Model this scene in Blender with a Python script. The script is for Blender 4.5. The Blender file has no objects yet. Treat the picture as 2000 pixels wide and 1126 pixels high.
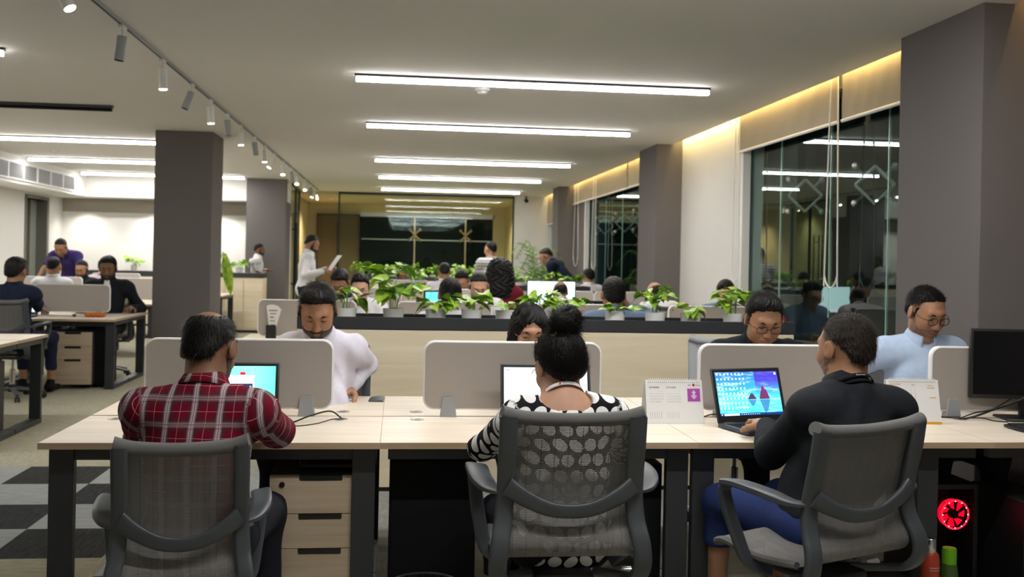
import bpy, bmesh, math, random
import numpy as np
from mathutils import Vector, Matrix
random.seed(7); np.random.seed(7)
R = math.radians; PI = math.pi
scene = bpy.context.scene
col = scene.collection
# ---------------- camera ----------------
cd = bpy.data.cameras.new('camera'); cam = bpy.data.objects.new('camera', cd); col.objects.link(cam)
cd.sensor_width = 36.0; cd.lens = 35.0; cd.shift_y = -0.028; cd.clip_start = .05
cam.matrix_world = Matrix.Translation((0, 0, 1.45)) @ Matrix.Rotation(R(-6.55), 4, 'Z') @ Matrix.Rotation(PI/2, 4, 'X') @ Matrix.Rotation(.0205, 4, 'Z')
cd.dof.use_dof = True; cd.dof.focus_distance = 3.7; cd.dof.aperture_fstop = 4.0
scene.camera = cam
# ---------------- world, exposure ----------------
w = bpy.data.worlds.new('night'); scene.world = w; w.use_nodes = True
w.node_tree.nodes['Background'].inputs[0].default_value = (.010, .014, .02, 1)
w.node_tree.nodes['Background'].inputs[1].default_value = .5
vs = scene.view_settings; vs.view_transform = 'Standard'; vs.look = 'None'; vs.gamma = 1; vs.use_curve_mapping = False
vs.exposure = 1.15
scene.cycles.max_bounces = 8; scene.cycles.transparent_max_bounces = 16
scene.cycles.diffuse_bounces = 4
scene.cycles.sample_clamp_indirect = 4.0
STRIP = 34.0          # radiance of the ceiling strip diffusers
# ---------------- lamps of the ceiling coves ----------------
def area(name, loc, rot, sx, sy, power, color):
    l = bpy.data.lights.new(name, 'AREA'); l.shape = 'RECTANGLE'; l.size = sx; l.size_y = sy; l.energy = power; l.color = color
    o = bpy.data.objects.new(name, l); col.objects.link(o); o.location = loc; o.rotation_euler = rot
    return o
def spot(name, loc, d, power, color, ang=60, blend=.6, rad=.03):
    l = bpy.data.lights.new(name, 'SPOT'); l.energy = power; l.color = color; l.spot_size = R(ang); l.spot_blend = blend; l.shadow_soft_size = rad
    o = bpy.data.objects.new(name, l); col.objects.link(o); o.location = loc
    o.rotation_euler = Vector(d).to_track_quat('-Z', 'Y').to_euler()
    return o
# warm LED line hidden above the ceiling edge along the window wall (shines at wall and blinds)
for y0, y1, pw in ((6.1, 12.4, 15), (13.2, 19.9, 16), (20.7, 23.3, 6)):
    area('cove_light', (3.455, (y0+y1)/2, 3.06), (0, R(-58), 0), .03, y1-y0, pw, (1, .72, .28))
area('cove_light', (3.455, 4.3, 3.06), (0, R(-58), 0), .03, 1.8, 3, (1, .6, .2))
# ---------------- materials ----------------
MT = {}
def mat(name, c, rough=.5, metal=0, emit=None, es=1, spec=.5, **kw):
    if name in MT: return MT[name]
    m = bpy.data.materials.new(name); m.use_nodes = True; b = m.node_tree.nodes['Principled BSDF']
    b.inputs['Base Color'].default_value = (*c, 1); b.inputs['Roughness'].default_value = rough; b.inputs['Metallic'].default_value = metal
    b.inputs['Specular IOR Level'].default_value = spec
    if emit: b.inputs['Emission Color'].default_value = (*emit, 1); b.inputs['Emission Strength'].default_value = es
    for k, v in kw.items(): b.inputs[k].default_value = v
    MT[name] = m; return m
class N:
    """small node-graph writer"""
    def __init__(s, m): s.m = m; s.t = m.node_tree; s.b = s.t.nodes['Principled BSDF']
    def n(s, typ, **kw):
        nd = s.t.nodes.new(typ)
        for k, v in kw.items():
            if k.startswith('i_'):
                key = k[2:]; key = int(key) if key.isdigit() else key.replace('_', ' ')
                s.set(nd, key, v)
            else: setattr(nd, k, v)
        return nd
    def set(s, nd, key, v):
        i = nd.inputs[key]
        if isinstance(v, bpy.types.NodeSocket): s.t.links.new(v, i)
        else: i.default_value = v
    def tc(s, out='Object'): return s.n('ShaderNodeTexCoord').outputs[out]
    def mapping(s, vec, scale=(1,1,1), loc=(0,0,0), rot=(0,0,0)):
        return s.n('ShaderNodeMapping', i_Vector=vec, i_Scale=scale, i_Location=loc, i_Rotation=rot).outputs[0]
    def noise(s, vec, scale, detail=3, rough=.5, dist=0):
        return s.n('ShaderNodeTexNoise', i_Vector=vec, i_Scale=scale, i_Detail=detail, i_Roughness=rough, i_Distortion=dist).outputs[0]
    def math(s, op, a, b=0.0, c=None):
        nd = s.n('ShaderNodeMath', operation=op); s.set(nd, 0, a); s.set(nd, 1, b)
        if c is not None: s.set(nd, 2, c)
        return nd.outputs[0]
    def ramp(s, fac, stops, interp='LINEAR'):
        nd = s.n('ShaderNodeValToRGB', i_Fac=fac); e = nd.color_ramp.elements; nd.color_ramp.interpolation = interp
        while len(e) > 1: e.remove(e[-1])
        e[0].position = stops[0][0]; e[0].color = (*stops[0][1], 1)
        for p, c in stops[1:]: q = e.new(p); q.color = (*c, 1)
        return nd.outputs[0]
    def mix(s, fac, a, b, bt='MIX'):
        nd = s.n('ShaderNodeMix', data_type='RGBA', blend_type=bt); s.set(nd, 0, fac)
        s.set(nd, 6, a if not isinstance(a, tuple) else (*a, 1)); s.set(nd, 7, b if not isinstance(b, tuple) else (*b, 1))
        return nd.outputs[2]
    def sep(s, v): return s.n('ShaderNodeSeparateXYZ', i_Vector=v).outputs
    def base(s, c): s.set(s.b, 'Base Color', c); return s
    def bump(s, h, strength=.3, dist=.01):
        s.set(s.b, 'Normal', s.n('ShaderNodeBump', i_Height=h, i_Strength=strength, i_Distance=dist).outputs[0]); return s
def nmat(name, c=(.5,.5,.5), rough=.5, **kw):
    m = mat(name, c, rough, **kw); return m, N(m)

def plaster(name, c, amp=.04):
    m, g = nmat(name, c, .85, spec=.2); v = g.tc()
    f = g.noise(v, 1.3, 4); g.base(g.mix(f, tuple(x*(1-amp) for x in c), tuple(min(1, x*(1+amp)) for x in c)))
    g.bump(g.noise(v, 90, 2), .06, .002); return m
M_ceil = plaster('ceiling_paint', (.80, .79, .76), .015)
M_wall = plaster('wall_paint', (.70, .69, .66))
M_wallw = plaster('white_wall_paint', (.82, .81, .78))
M_beige = plaster('beige_band_paint', (.38, .34, .29))
M_col = plaster('column_grey_paint', (.155, .143, .14))
M_cream = plaster('cream_wall_paint', (.62, .55, .36))
M_bronze = plaster('bronze_panel', (.14, .115, .075), .15)
def wood(name, dark, light, axis='X', scale=1.0, rough=.42):
    m, g = nmat(name, light, rough, spec=.4); v = g.tc()
    sc = {'X': (1.2, 22, 22), 'Y': (22, 1.2, 22), 'Z': (22, 22, 1.2)}[axis]
    v2 = g.mapping(v, tuple(x*scale for x in sc))
    a = g.noise(v2, 1.0, 5, .6, .6); b = g.noise(g.mapping(v, tuple(x*scale*4 for x in sc)), 1.0, 3, .6)
    f = g.math('ADD', g.math('MULTIPLY', a, .75), g.math('MULTIPLY', b, .25))
    g.base(g.ramp(f, [(.32, dark), (.5, tuple((x+y)/2 for x, y in zip(dark, light))), (.66, light)])); g.bump(b, .05, .001)
    return m
M_desk = wood('pale_oak_laminate', (.66, .57, .455), (.80, .72, .61))
M_desklt = M_desk
M_edge = wood('oak_edge_band', (.40, .29, .19), (.52, .39, .26))
M_panel = wood('maple_panel', (.74, .63, .43), (.88, .79, .60), 'X', .45)
M_drawer = wood('oak_drawer_front', (.42, .33, .23), (.60, .49, .36), 'X', .8)
M_dark = mat('anthracite_steel', (.028, .031, .036), .45)
M_black = mat('black_plastic', (.008, .008, .009), .4)
M_blackm = mat('black_matte', (.006, .006, .007), .8, spec=.2)
M_white = mat('white_plastic', (.8, .8, .8), .4)
M_whitem = mat('white_edge', (.85, .85, .84), .5)
M_grey = mat('chair_grey_plastic', (.052, .060, .068), .42)
M_pale = mat('pale_grey_plastic', (.35, .37, .39), .4)
M_chrome = mat('polished_metal', (.7, .7, .7), .18, 1)
M_steel = mat('brushed_steel', (.5, .48, .45), .32, 1)
M_brass = mat('warm_steel', (.6, .45, .25), .3, 1)
M_paper = mat('paper', (.85, .85, .84), .7)
M_yellow = mat('yellow_card', (.8, .42, .03), .6)
M_strip = mat('strip_diffuser', (.9, .9, .9), .5, emit=(1, .98, .955), es=STRIP*1.7)
M_stripside = mat('strip_diffuser_side', (.9, .9, .9), .5, emit=(1, .98, .955), es=4.5)
M_lampglow = mat('lamp_lens', (.9, .9, .9), .5, emit=(1, .86, .62), es=14)
def fabric(name, c, c2=None, sc=700):
    m, g = nmat(name, c, .9, spec=.1); v = g.tc()
    f = g.noise(v, sc, 2); g.base(g.mix(f, tuple(x*.86 for x in c), tuple(min(1, x*1.12) for x in c))); g.bump(f, .15, .001); return m
M_screenfab = fabric('screen_fabric', (.42, .385, .355))
M_blind = fabric('blind_fabric', (.42, .37, .29), sc=150)
# glass: thin real panes
def glass(name, tint, refl=1.5, tr=1.0):
    m = bpy.data.materials.new(name); m.use_nodes = True; t = m.node_tree; t.nodes.clear()
    o = t.nodes.new('ShaderNodeOutputMaterial'); mx = t.nodes.new('ShaderNodeMixShader'); tn = t.nodes.new('ShaderNodeBsdfTransparent'); gl = t.nodes.new('ShaderNodeBsdfGlossy'); fr = t.nodes.new('ShaderNodeFresnel')
    gl.inputs['Roughness'].default_value = 0.0; gl.inputs['Color'].default_value = (.85, 1, .97, 1); tn.inputs[0].default_value = (*tint, 1); fr.inputs[0].default_value = refl
    ge = t.nodes.new('ShaderNodeNewGeometry'); mm_ = t.nodes.new('ShaderNodeMath'); mm_.operation = 'SUBTRACT'; mm_.inputs[0].default_value = 1.0; m2_ = t.nodes.new('ShaderNodeMath'); m2_.operation = 'MULTIPLY'
    t.links.new(ge.outputs['Backfacing'], mm_.inputs[1]); t.links.new(mm_.outputs[0], m2_.inputs[0]); t.links.new(fr.outputs[0], m2_.inputs[1]); t.links.new(m2_.outputs[0], mx.inputs[0]); t.links.new(tn.outputs[0], mx.inputs[1]); t.links.new(gl.outputs[0], mx.inputs[2]); t.links.new(mx.outputs[0], o.inputs[0])
    return m
M_glass = glass('window_glass', (.75, .85, .83), 1.75)
M_glassin = glass('partition_glass', (.90, .95, .93), 1.38)
M_glassfar = glass('far_window_glass', (.75, .85, .83), 1.22)
M_glassdk = glass('tinted_glass', (.5, .5, .5), 1.7)
M_glassedge = mat('glass_edge', (.35, .55, .5), .2)
# ---------------- mesh helpers ----------------
def finish(o, smooth=40):
    me = o.data
    if smooth:
        me.polygons.foreach_set('use_smooth', [True]*len(me.polygons)); me.set_sharp_from_angle(angle=R(smooth))
def setp(o, label=None, cat=None, group=None, kind=None):
    if label: o['label'] = label
    if cat: o['category'] = cat
    if group: o['group'] = group
    if kind: o['kind'] = kind
    return o
class MB:
    def __init__(s): s.v = []; s.f = []; s.mi = []; s.m = 0
    def mat(s, i): s.m = i; return s
    def add(s, vs, fs):
        n = len(s.v); s.v += [tuple(x) for x in vs]; s.f += [tuple(i+n for i in f) for f in fs]; s.mi += [s.m]*len(fs); return s
    def box(s, x0, x1, y0, y1, z0, z1, bev=0, seg=1, M=None):
        bm = bmesh.new(); bmesh.ops.create_cube(bm, size=1)
        for v in bm.verts: v.co = Vector(((x0+x1)/2+v.co.x*(x1-x0), (y0+y1)/2+v.co.y*(y1-y0), (z0+z1)/2+v.co.z*(z1-z0)))
        if bev: bmesh.ops.bevel(bm, geom=bm.edges[:], offset=bev, segments=seg, profile=.5, affect='EDGES')
        if M is not None: bm.transform(M)
        bm.verts.index_update(); s.add([v.co[:] for v in bm.verts], [[v.index for v in f.verts] for f in bm.faces]); bm.free(); return s
    def ring(s, rings, cap=True, closed=False):
        """rings: list of equal-length vertex loops"""
        n = len(rings[0]); vs = [p for r in rings for p in r]; fs = []
        L = len(rings)
        for i in range(L-1 if not closed else L):
            a = i*n; b = ((i+1) % L)*n
            for j in range(n): k = (j+1) % n; fs.append((a+j, a+k, b+k, b+j))
        if cap and not closed: fs.append(tuple(reversed(range(n)))); fs.append(tuple(range((L-1)*n, L*n)))
        return s.add(vs, fs)
    def tube(s, pts, r, n=8, closed=False, flat=None, up=(0,0,1)):
        """sweep a circle (or flat=(half width, half thick) superellipse) along pts; r may be a list"""
        P = [Vector(p) for p in pts]; L = len(P); rings = []; prev = None
        for i, p in enumerate(P):
            a = P[(i-1) % L] if (closed or i > 0) else p; b = P[(i+1) % L] if (closed or i < L-1) else p
            t = (b-a).normalized()
            if prev is None:
                u = Vector(up); u = (u-t*u.dot(t))
                if u.length < 1e-3: u = Vector((1,0,0)); u = u-t*u.dot(t)
                u.normalize()
            else: u = (prev-t*prev.dot(t)).normalized()
            prev = u; q = t.cross(u); rr = r[i] if isinstance(r, (list, tuple)) else r
            rg = []
            for k in range(n):
                an = 2*PI*k/n+PI/n; c, sn = math.cos(an), math.sin(an)
                if flat:
                    c = math.copysign(abs(c)**.5, c)*flat[0]*rr; sn = math.copysign(abs(sn)**.5, sn)*flat[1]*rr
                    rg.append(p+q*c+u*sn)
                else: rg.append(p+q*(c*rr)+u*(sn*rr))
            rings.append(rg)
        return s.ring(rings, True, closed)
    def cyl(s, a, b, r0, r1=None, n=16): return s.tube([a, b], [r0, r0 if r1 is None else r1], n)
    def lathe(s, prof, c=(0,0,0), n=24, M=None):
        rings = []
        for r, z in prof:
            rg = [Vector((c[0]+r*math.cos(2*PI*k/n), c[1]+r*math.sin(2*PI*k/n), c[2]+z)) for k in range(n)]
            if M is not None: rg = [M @ p for p in rg]
            rings.append(rg)
        return s.ring(rings)
    def prism(s, out, lo, hi, ax='y'):
        f = {'y': lambda a, b, h: (a, h, b), 'x': lambda a, b, h: (h, a, b), 'z': lambda a, b, h: (a, b, h)}[ax]
        return s.ring([[f(a, b, lo) for a, b in out], [f(a, b, hi) for a, b in out]])
    def sphere(s, c, r, n=12, sc=(1,1,1)):
        pr = []
        for i in range(n//2+1):
            a = -PI/2+PI*i/(n//2); pr.append((max(math.cos(a), .02), math.sin(a)))
        rings = [[(c[0]+q*r*sc[0]*math.cos(2*PI*k/n), c[1]+q*r*sc[1]*math.sin(2*PI*k/n), c[2]+z*r*sc[2]) for k in range(n)] for q, z in pr]
        return s.ring(rings)
    def build(s, name, mats, parent=None, smooth=40, kind=None, recalc=True):
        me = bpy.data.meshes.new(name); me.from_pydata([tuple(v) for v in s.v], [], s.f)
        if not isinstance(mats, (list, tuple)): mats = [mats]
        for m in mats: me.materials.append(m)
        if len(mats) > 1: me.polygons.foreach_set('material_index', s.mi)
        if recalc:
            bm = bmesh.new(); bm.from_mesh(me); bmesh.ops.recalc_face_normals(bm, faces=bm.faces); bm.to_mesh(me); bm.free()
        o = bpy.data.objects.new(name, me); col.objects.link(o)
        if parent is not None: o.parent = parent
        finish(o, smooth)
        if kind: o['kind'] = kind
        return o
def struct(name, mb, m, parent=None, smooth=0): return mb.build(name, m, parent, smooth, kind='structure' if parent is None else None)
def thing(name, label, cat, loc=(0,0,0), rz=0, group=None):
    o = bpy.data.objects.new(name, None); col.objects.link(o); o.empty_display_size = .1
    o.location = loc; o.rotation_euler = (0, 0, rz); return setp(o, label, cat, group)
def kids(o): return [c for c in o.children]
def dup(root, loc, rz=None, label=None, group=None):
    def cp(o, par):
        c = o.copy(); col.objects.link(c)
        if par is not None: c.parent = par
        for ch in kids(o): cp(ch, c)
        return c
    r = cp(root, None); r.location = loc
    if rz is not None: r.rotation_euler = (0, 0, rz)
    if label: r['label'] = label
    if group: r['group'] = group
    return r
def rrect(x0, x1, z0, z1, r, n=6):
    out = []
    for cx, cz, a0 in ((x1-r, z1-r, 0), (x0+r, z1-r, 90), (x0+r, z0+r, 180), (x1-r, z0+r, 270)):
        for i in range(n+1):
            a = R(a0+90*i/n); out.append((cx+r*math.cos(a), cz+r*math.sin(a)))
    return out
def cr(pts, n=6, closed=False):
    """Catmull-Rom through pts"""
    P = [Vector(p) for p in pts]; out = []; L = len(P)
    for i in range(L-1):
        p0 = P[max(i-1, 0)]; p1 = P[i]; p2 = P[i+1]; p3 = P[min(i+2, L-1)]
        for k in range(n):
            t = k/n; out.append(.5*((2*p1)+(p2-p0)*t+(2*p0-5*p1+4*p2-p3)*t*t+(3*p1-p0-3*p2+p3)*t*t*t))
    out.append(P[-1]); return out
# ================= the room =================
Hc = 2.95
# floor: carpet tiles .522 m, charcoal checker run in the aisle beside the first desk row
m, g = nmat('carpet_tiles', (.3, .3, .28), .95, spec=.05); v = g.tc(); X, Y, Z = g.sep(v)
T = .522
tx = g.math('FLOOR', g.math('DIVIDE', g.math('ADD', X, 1.365+T*40), T)); ty = g.math('FLOOR', g.math('DIVIDE', g.math('SUBTRACT', Y, 4.905-T*40), T))
chk = g.math('MODULO', g.math('ADD', tx, ty), 2.0)
inx = g.math('MULTIPLY', g.math('GREATER_THAN', X, -1.365-2*T), g.math('LESS_THAN', X, -1.365))
iny = g.math('MULTIPLY', g.math('GREATER_THAN', Y, 4.9), g.math('LESS_THAN', Y, 7.0))
darkf = g.math('MULTIPLY', g.math('MULTIPLY', chk, inx), iny)
ww = g.n('ShaderNodeCombineXYZ', i_X=tx, i_Y=ty).outputs[0]
wn = g.n('ShaderNodeTexWhiteNoise', i_Vector=ww).outputs[0]
par = g.math('MODULO', g.math('ADD', tx, ty), 2.0)
n1 = g.noise(g.mapping(v, (60, 9, 1)), 1, 4, .7); n2 = g.noise(g.mapping(v, (9, 60, 1)), 1, 4, .7)
nn = g.math('ADD', g.math('MULTIPLY', n1, par), g.math('MULTIPLY', n2, g.math('SUBTRACT', 1.0, par)))
nn = g.math('ADD', g.math('MULTIPLY', nn, .7), g.math('MULTIPLY', g.noise(v, 260, 2), .3))
big = g.math('GREATER_THAN', g.noise(g.mapping(ww, (.23, .23, .23)), 1, 1), .5)
light = g.ramp(nn, [(.3, (.21, .225, .225)), (.7, (.40, .415, .41))]); light2 = g.ramp(nn, [(.3, (.24, .225, .17)), (.7, (.44, .42, .33))])
isbei = g.math('MAXIMUM', g.math('GREATER_THAN', Y, 7.0), g.math('LESS_THAN', Y, 4.9))
lt = g.mix(isbei, light, light2)
dk = g.ramp(nn, [(.3, (.02, .021, .021)), (.7, (.06, .062, .062))])
g.base(g.mix(darkf, lt, dk)); g.bump(nn, .5, .004)
struct('floor', MB().box(-7.2, 5.4, -1.6, 30, -.1, 0), m)
# ceiling slab, edge of the warm cove at x=3.43
c = MB().box(-7.2, 3.43, -1.6, 23.4, Hc, Hc+.06); struct('ceiling', c, M_ceil)
c = MB().box(3.3, 3.9, -1.6, 23.4, 3.28, 3.34); struct('ceiling', c, M_ceil)
# walls
WX = 3.56
w1 = MB().box(WX, WX+.2, 9.98, 13.3, 0, 3.3); struct('wall_right', w1, M_wall)
w1 = MB().box(WX, WX+.2, -1.6, 5.6, 0, 3.3); struct('wall_right', w1, M_col)
w1 = MB().box(WX, WX+.2, 18.65, 21.0, 0, 3.3); struct('wall_right', w1, M_col)
w1 = MB().box(WX, WX+.2, 5.6, 9.98, 2.9, 3.3).box(WX, WX+.2, 13.3, 18.65, 2.9, 3.3).box(WX, WX+.2, 21.0, 23.5, 2.9, 3.3); struct('wall_right', w1, M_wall)
struct('wall_left', MB().box(-6.9, -6.7, -1.6, 18.9, 0, 3.0).box(-6.9, -6.7, 20.0, 21.1, 0, 3.0).box(-6.9, -6.7, 18.9, 20.0, 2.4, 3.0), M_wall)
struct('wall_back', MB().box(-6.9, -2.2, 20.9, 21.0, 0, 2.24).box(-6.9, -2.2, 20.9, 21.0, 2.62, 3.0), M_wallw)
struct('trim_1', MB().box(-6.7, -2.2, 20.88, 21.0, 2.24, 2.62), M_beige)
struct('wall_back', MB().box(2.70, 3.78, 23.4, 23.52, 0, 3.3), M_wall)
struct('wall_rear', MB().box(-7.0, 3.8, -1.7, -1.6, 0, 3.3), M_wall)
# white bulkhead round the left side, lower than the ceiling
b = MB().box(-6.9, -6.05, -1.6, 20.2, 2.51, Hc, 0).box(-6.9, -2.2, 20.2, 21.0, 2.51, Hc); struct('trim_2', b, M_wallw)
# columns
def column(x0, x1, y0, y1, lab):
    o = struct('column', MB().box(x0, x1, y0, y1, 0, 3.27 if x1 > 3 else Hc, .004), M_col); setp(o, lab, 'column'); return o
column(3.245, 3.70, 5.26, 6.19, 'large grey column at the right end of the front desks')
column(3.225, 3.60, 12.3, 13.2, 'grey column between the two tall windows')
column(3.20, 3.60, 19.9, 20.6, 'farthest grey column on the window side')
column(-2.98, -2.29, 12.62, 13.35, 'dark grey free-standing column left of the track lights')
column(-2.98, -2.21, 20.05, 20.85, 'grey column beside the glass entrance door')
# cove upstand white edge
# windows: glass facade panes with dark outside
def window(n, y0, y1, splits, x=3.62):
    root = bpy.data.objects.new('window_%d' % n, None); col.objects.link(root); root['kind'] = 'structure'
    ys = [y0]+splits+[y1]
    for a, b in zip(ys[:-1], ys[1:]):
        MB().box(x, x+.012, a+.006, b-.006, .02, 2.95).build('pane', M_glass, root, 0)
    for yy in ys:
        MB().box(x-.002, x+.014, yy-.006, yy+.006, .02, 2.95).build('joint', M_glassedge, root, 0)
    MB().box(x-.03, x+.05, y0, y1, 0, .02).build('sill', M_dark, root, 0)
    return root
window(1, 6.0, 9.98, [7.05, 8.05, 9.15]); window(2, 13.3, 18.65, [14.6, 15.9, 17.2]); window(3, 21.0, 23.4, [])
struct('trim_3', MB().box(3.52, 3.60, 9.93, 10.0, 0, 2.95), M_whitem)
struct('trim_4', MB().box(3.52, 3.60, 18.6, 18.68, 0, 2.95), M_whitem)
# night outside: dark building mass across the gap
m, g = nmat('night_facade', (.02, .03, .03), .8); v = g.tc()
g.base(g.ramp(g.noise(g.mapping(v, (1, 1.2, .8)), 1, 3), [(.35, (.008, .012, .013)), (.65, (.04, .062, .06))]))
o = struct('wall_outside', MB().box(9.5, 9.7, 2, 45, -3, 8), m)
m = mat('dark_return', (.006, .007, .008), .7)
struct('wall_outside', MB().box(3.76, 3.84, 9.1, 10.0, 0, 3.3), m)
# exterior glass fins with spider fittings
M_fit = mat('fitting_steel', (.45, .44, .42), .35, .6)
def spider(name, y, z, x=3.80, s=1.0, label='', grp=None, rz=0, mt=None):
    t = thing(name, label, 'glass fitting', (x, y, z), rz, grp); mt = mt or M_fit
    b = MB()
    for sx in (-1, 1):
        for a, c2 in (((0, .15), (.15, 0)), ((.15, 0), (0, -.15)), ((0, -.15), (-.15, 0)), ((-.15, 0), (0, .15))):
            p = Vector((sx*.055*s, a[0]*s, a[1]*s)); q = Vector((sx*.055*s, c2[0]*s, c2[1]*s)); b.tube([p, q], .013*s, 6)
    for a, c2 in ((.13, .13), (-.13, .13), (.13, -.13), (-.13, -.13)):
        b.tube([(0, a*.55*s, c2*.55*s), (-.1*s, a*1.1*s, c2*1.1*s)], .014*s, 6)
    b.build('arms', mt, t)
    for a, c2 in ((.15, .15), (-.15, .15), (.15, -.15), (-.15, -.15)):
        b = MB()
        for k in range(3):
            b.sphere((-.08*s+.07*s*k, a*s, c2*s), .028*s, 10)
        b.cyl((-.12*s, a*s, c2*s), (.09*s, a*s, c2*s), .012*s, n=8); b.build('bolt_cluster', mt, t)
    return t
def fin(y, z0, z1, label, x0=3.90, x1=4.15):
    o = MB().box(x0, x1, y-.007, y+.007, z0, z1).build('glass_fin', M_glassin, None, 0); setp(o, label, 'glass fin', 'glass fins outside the windows'); return o
for y, lab in ((9.0, 'tall glass fin outside the near window, by its dark left end'), (7.62, 'tall glass fin outside the near window, closest to the large column')):
    fin(y, 0.02, 2.95, lab)
for y in (14.7, 16.2, 17.6): fin(y, .02, 2.95, 'tall glass fin outside the far window')
spider('spider_fitting', 9.0, 2.11, rz=R(66), label='chrome spider glass fitting outside the near window, at its dark left end', grp='spider fittings outside the windows')
spider('spider_fitting', 7.62, 2.11, rz=R(62), label='chrome spider glass fitting outside the near window, closest to the large column', grp='spider fittings outside the windows')
for y, q in ((15.2, 'nearest the middle column'), (16.5, 'the middle one of three'), (18.1, 'farthest of the three')):
    spider('spider_fitting', y, 2.11, rz=R(74), s=1.0, label='steel spider glass fitting outside the far window, '+q, grp='spider fittings outside the windows')
# blinds
def blind(y0, y1, z0, label, chain=None, x=3.50):
    t = thing('roller_blind', label, 'blind', (x, y0, z0), 0, 'roller blinds along the window wall')
    n = 24; vs = []; fs = []; L = y1-y0; Hh = 3.2-z0
    b = MB()
    fr = []
    for sd in (0, 1):
        for j in range(9):
            for i in range(n+1):
                zz = Hh*j/8; fr.append((.012*math.sin(zz*9+i*.3+y0)*(zz/Hh if j else 0)*.6+.004*math.sin(i*1.7+j)+sd*.003, L*i/n, zz))
    F = []; W = n+1; S = 9*W
    for j in range(8):
        for i in range(n):
            a = j*W+i; F.append((a, a+1, a+W+1, a+W)); F.append((a+S+W, a+S+W+1, a+S+1, a+S))
    b.add(fr, F); b.build('fabric', M_blind, t)
    MB().tube([(.002, 0, -.008), (.002, L, -.008)], .014, 8).build('bottom_rail', M_whitem, t)
    if chain:
        for cy, zb, wd in chain:
            pts = [(-.03, cy-y0-wd*.25, 3.1-z0)]+[(-.03, cy-y0-wd/2*math.cos(a), zb-z0+wd*.55*(1-math.sin(a))) for a in [0]+[PI*k/10 for k in range(1, 10)]+[PI]]+[(-.03, cy-y0+wd*.25, 3.1-z0)]
            MB().tube(cr(pts, 4), .0065, 5).build('pull_chain', M_whitem, t)
    return t
blind(6.2, 7.60, 2.62, 'beige roller blind beside the large right column', [(7.68, 1.28, .24)])
blind(7.68, 10.03, 2.62, 'wide beige roller blind next to the bare white wall', [(9.98, 1.27, .20)])
blind(13.25, 15.05, 2.60, 'beige roller blind on the far window, next to the middle column')
blind(15.1, 17.5, 2.60, 'beige roller blind in the middle of the far window', [(17.5, 1.30, .35)])
blind(17.55, 19.85, 2.60, 'beige roller blind at the far end of the far window', [(19.3, 1.35, .5)])
blind(21.0, 23.3, 2.3, 'beige roller blind on the last window before the glass meeting room')
# ================= lights of the ceiling =================
def strip():
    t = thing('strip_light', '', 'ceiling light')
    MB().box(0, 3.0, -.024, .024, -.022, 0).build('housing', M_black, t, 0)
    MB().box(.012, 2.988, -.0235, .0235, -.058, -.0225).mat(1).box(.014, 2.986, -.0225, .0225, -.06, -.0581).build('diffuser', [M_stripside, M_strip], t, 30)
    return t
SG = 'linear ceiling lights'
st0 = strip(); first = True
rightY = [(8.26, 'first and largest lit line light over the middle of the room'), (11.18, 'second lit line light over the middle of the room'), (15.15, 'third lit line light over the middle of the room'), (18.33, 'fourth lit line light over the middle of the room'), (21.55, 'fifth lit line light, just before the glass meeting room'), (4.5, 'line light above the front desks, out of frame'), (2.4, 'line light above the photographer, out of frame')]
for y, lab in rightY:
    o = st0 if first else dup(st0, (0,0,0)); first = False
    o.location = (-.38, y, Hc); setp(o, lab, 'ceiling light', SG)
for y, lab in ((7.8, 'line light at the left whose end just shows at the frame edge'), (13.75, 'lit line light running behind the dark free-standing column'), (16.8, 'second lit line light over the left desks'), (19.5, 'lit line light nearest the white left bulkhead')):
    o = dup(st0, (-5.94, y, Hc), label=lab, group=SG)
o = thing('strip_light', 'unlit black line light on the ceiling over the left desks', 'ceiling light', (-5.94, 10.65, Hc), 0)
MB().box(0, 3.0, -.024, .024, -.03, 0).build('housing', M_black, o, 0); MB().box(.012, 2.988, -.0235, .0235, -.06, -.0305, .006).build('diffuser', M_blackm, o, 30)
# track with spotlights
tr = thing('light_track', 'long white ceiling track carrying the spotlights', 'light track', (-1.82, 3.0, Hc))
MB().box(-.017, .017, 0, 19.9, -.02, 0).build('rail', M_pale, tr, 0)
MB().box(-.004, .004, 0, 19.9, -.0215, -.0203).build('slot', M_blackm, tr, 0)
LG = 'spotlights on the ceiling track'
def tracklight(y, tilt, az, lit, lab):
    t = thing('track_spotlight', lab, 'spotlight', (-1.82, y, Hc-.022), 0, LG)
    MB().box(-.018, .018, -.045, .045, -.022, 0, .003).cyl((0, 0, -.022), (0, 0, -.06), .008, n=8).build('mount', M_whitem, t)
    d = Vector((math.sin(tilt)*math.cos(az), math.sin(tilt)*math.sin(az), -math.cos(tilt)))
    a = Vector((0, 0, -.055)); e = a+d*.16
    s_ = d.cross(Vector((0, 1, .01))).normalized()
    off = Vector((0, 0, -.012))
    bo = MB().tube([a+off, a+off+d*.002, e+off], [.028, .033, .033], 20).build('lamp_body', M_whitem if lit else M_pale, t)
    MB().tube([e+off, e+off+d*.004], [.029, .029], 20).build('lens', M_lampglow if lit else M_blackm, t)
    if lit:
        sp = spot('track_spot_light', (e+off+d*.012)+Vector((-1.82, y, Hc-.022)), d, 26, (1, .84, .62), 70, .7, .025)
    return t
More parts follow.
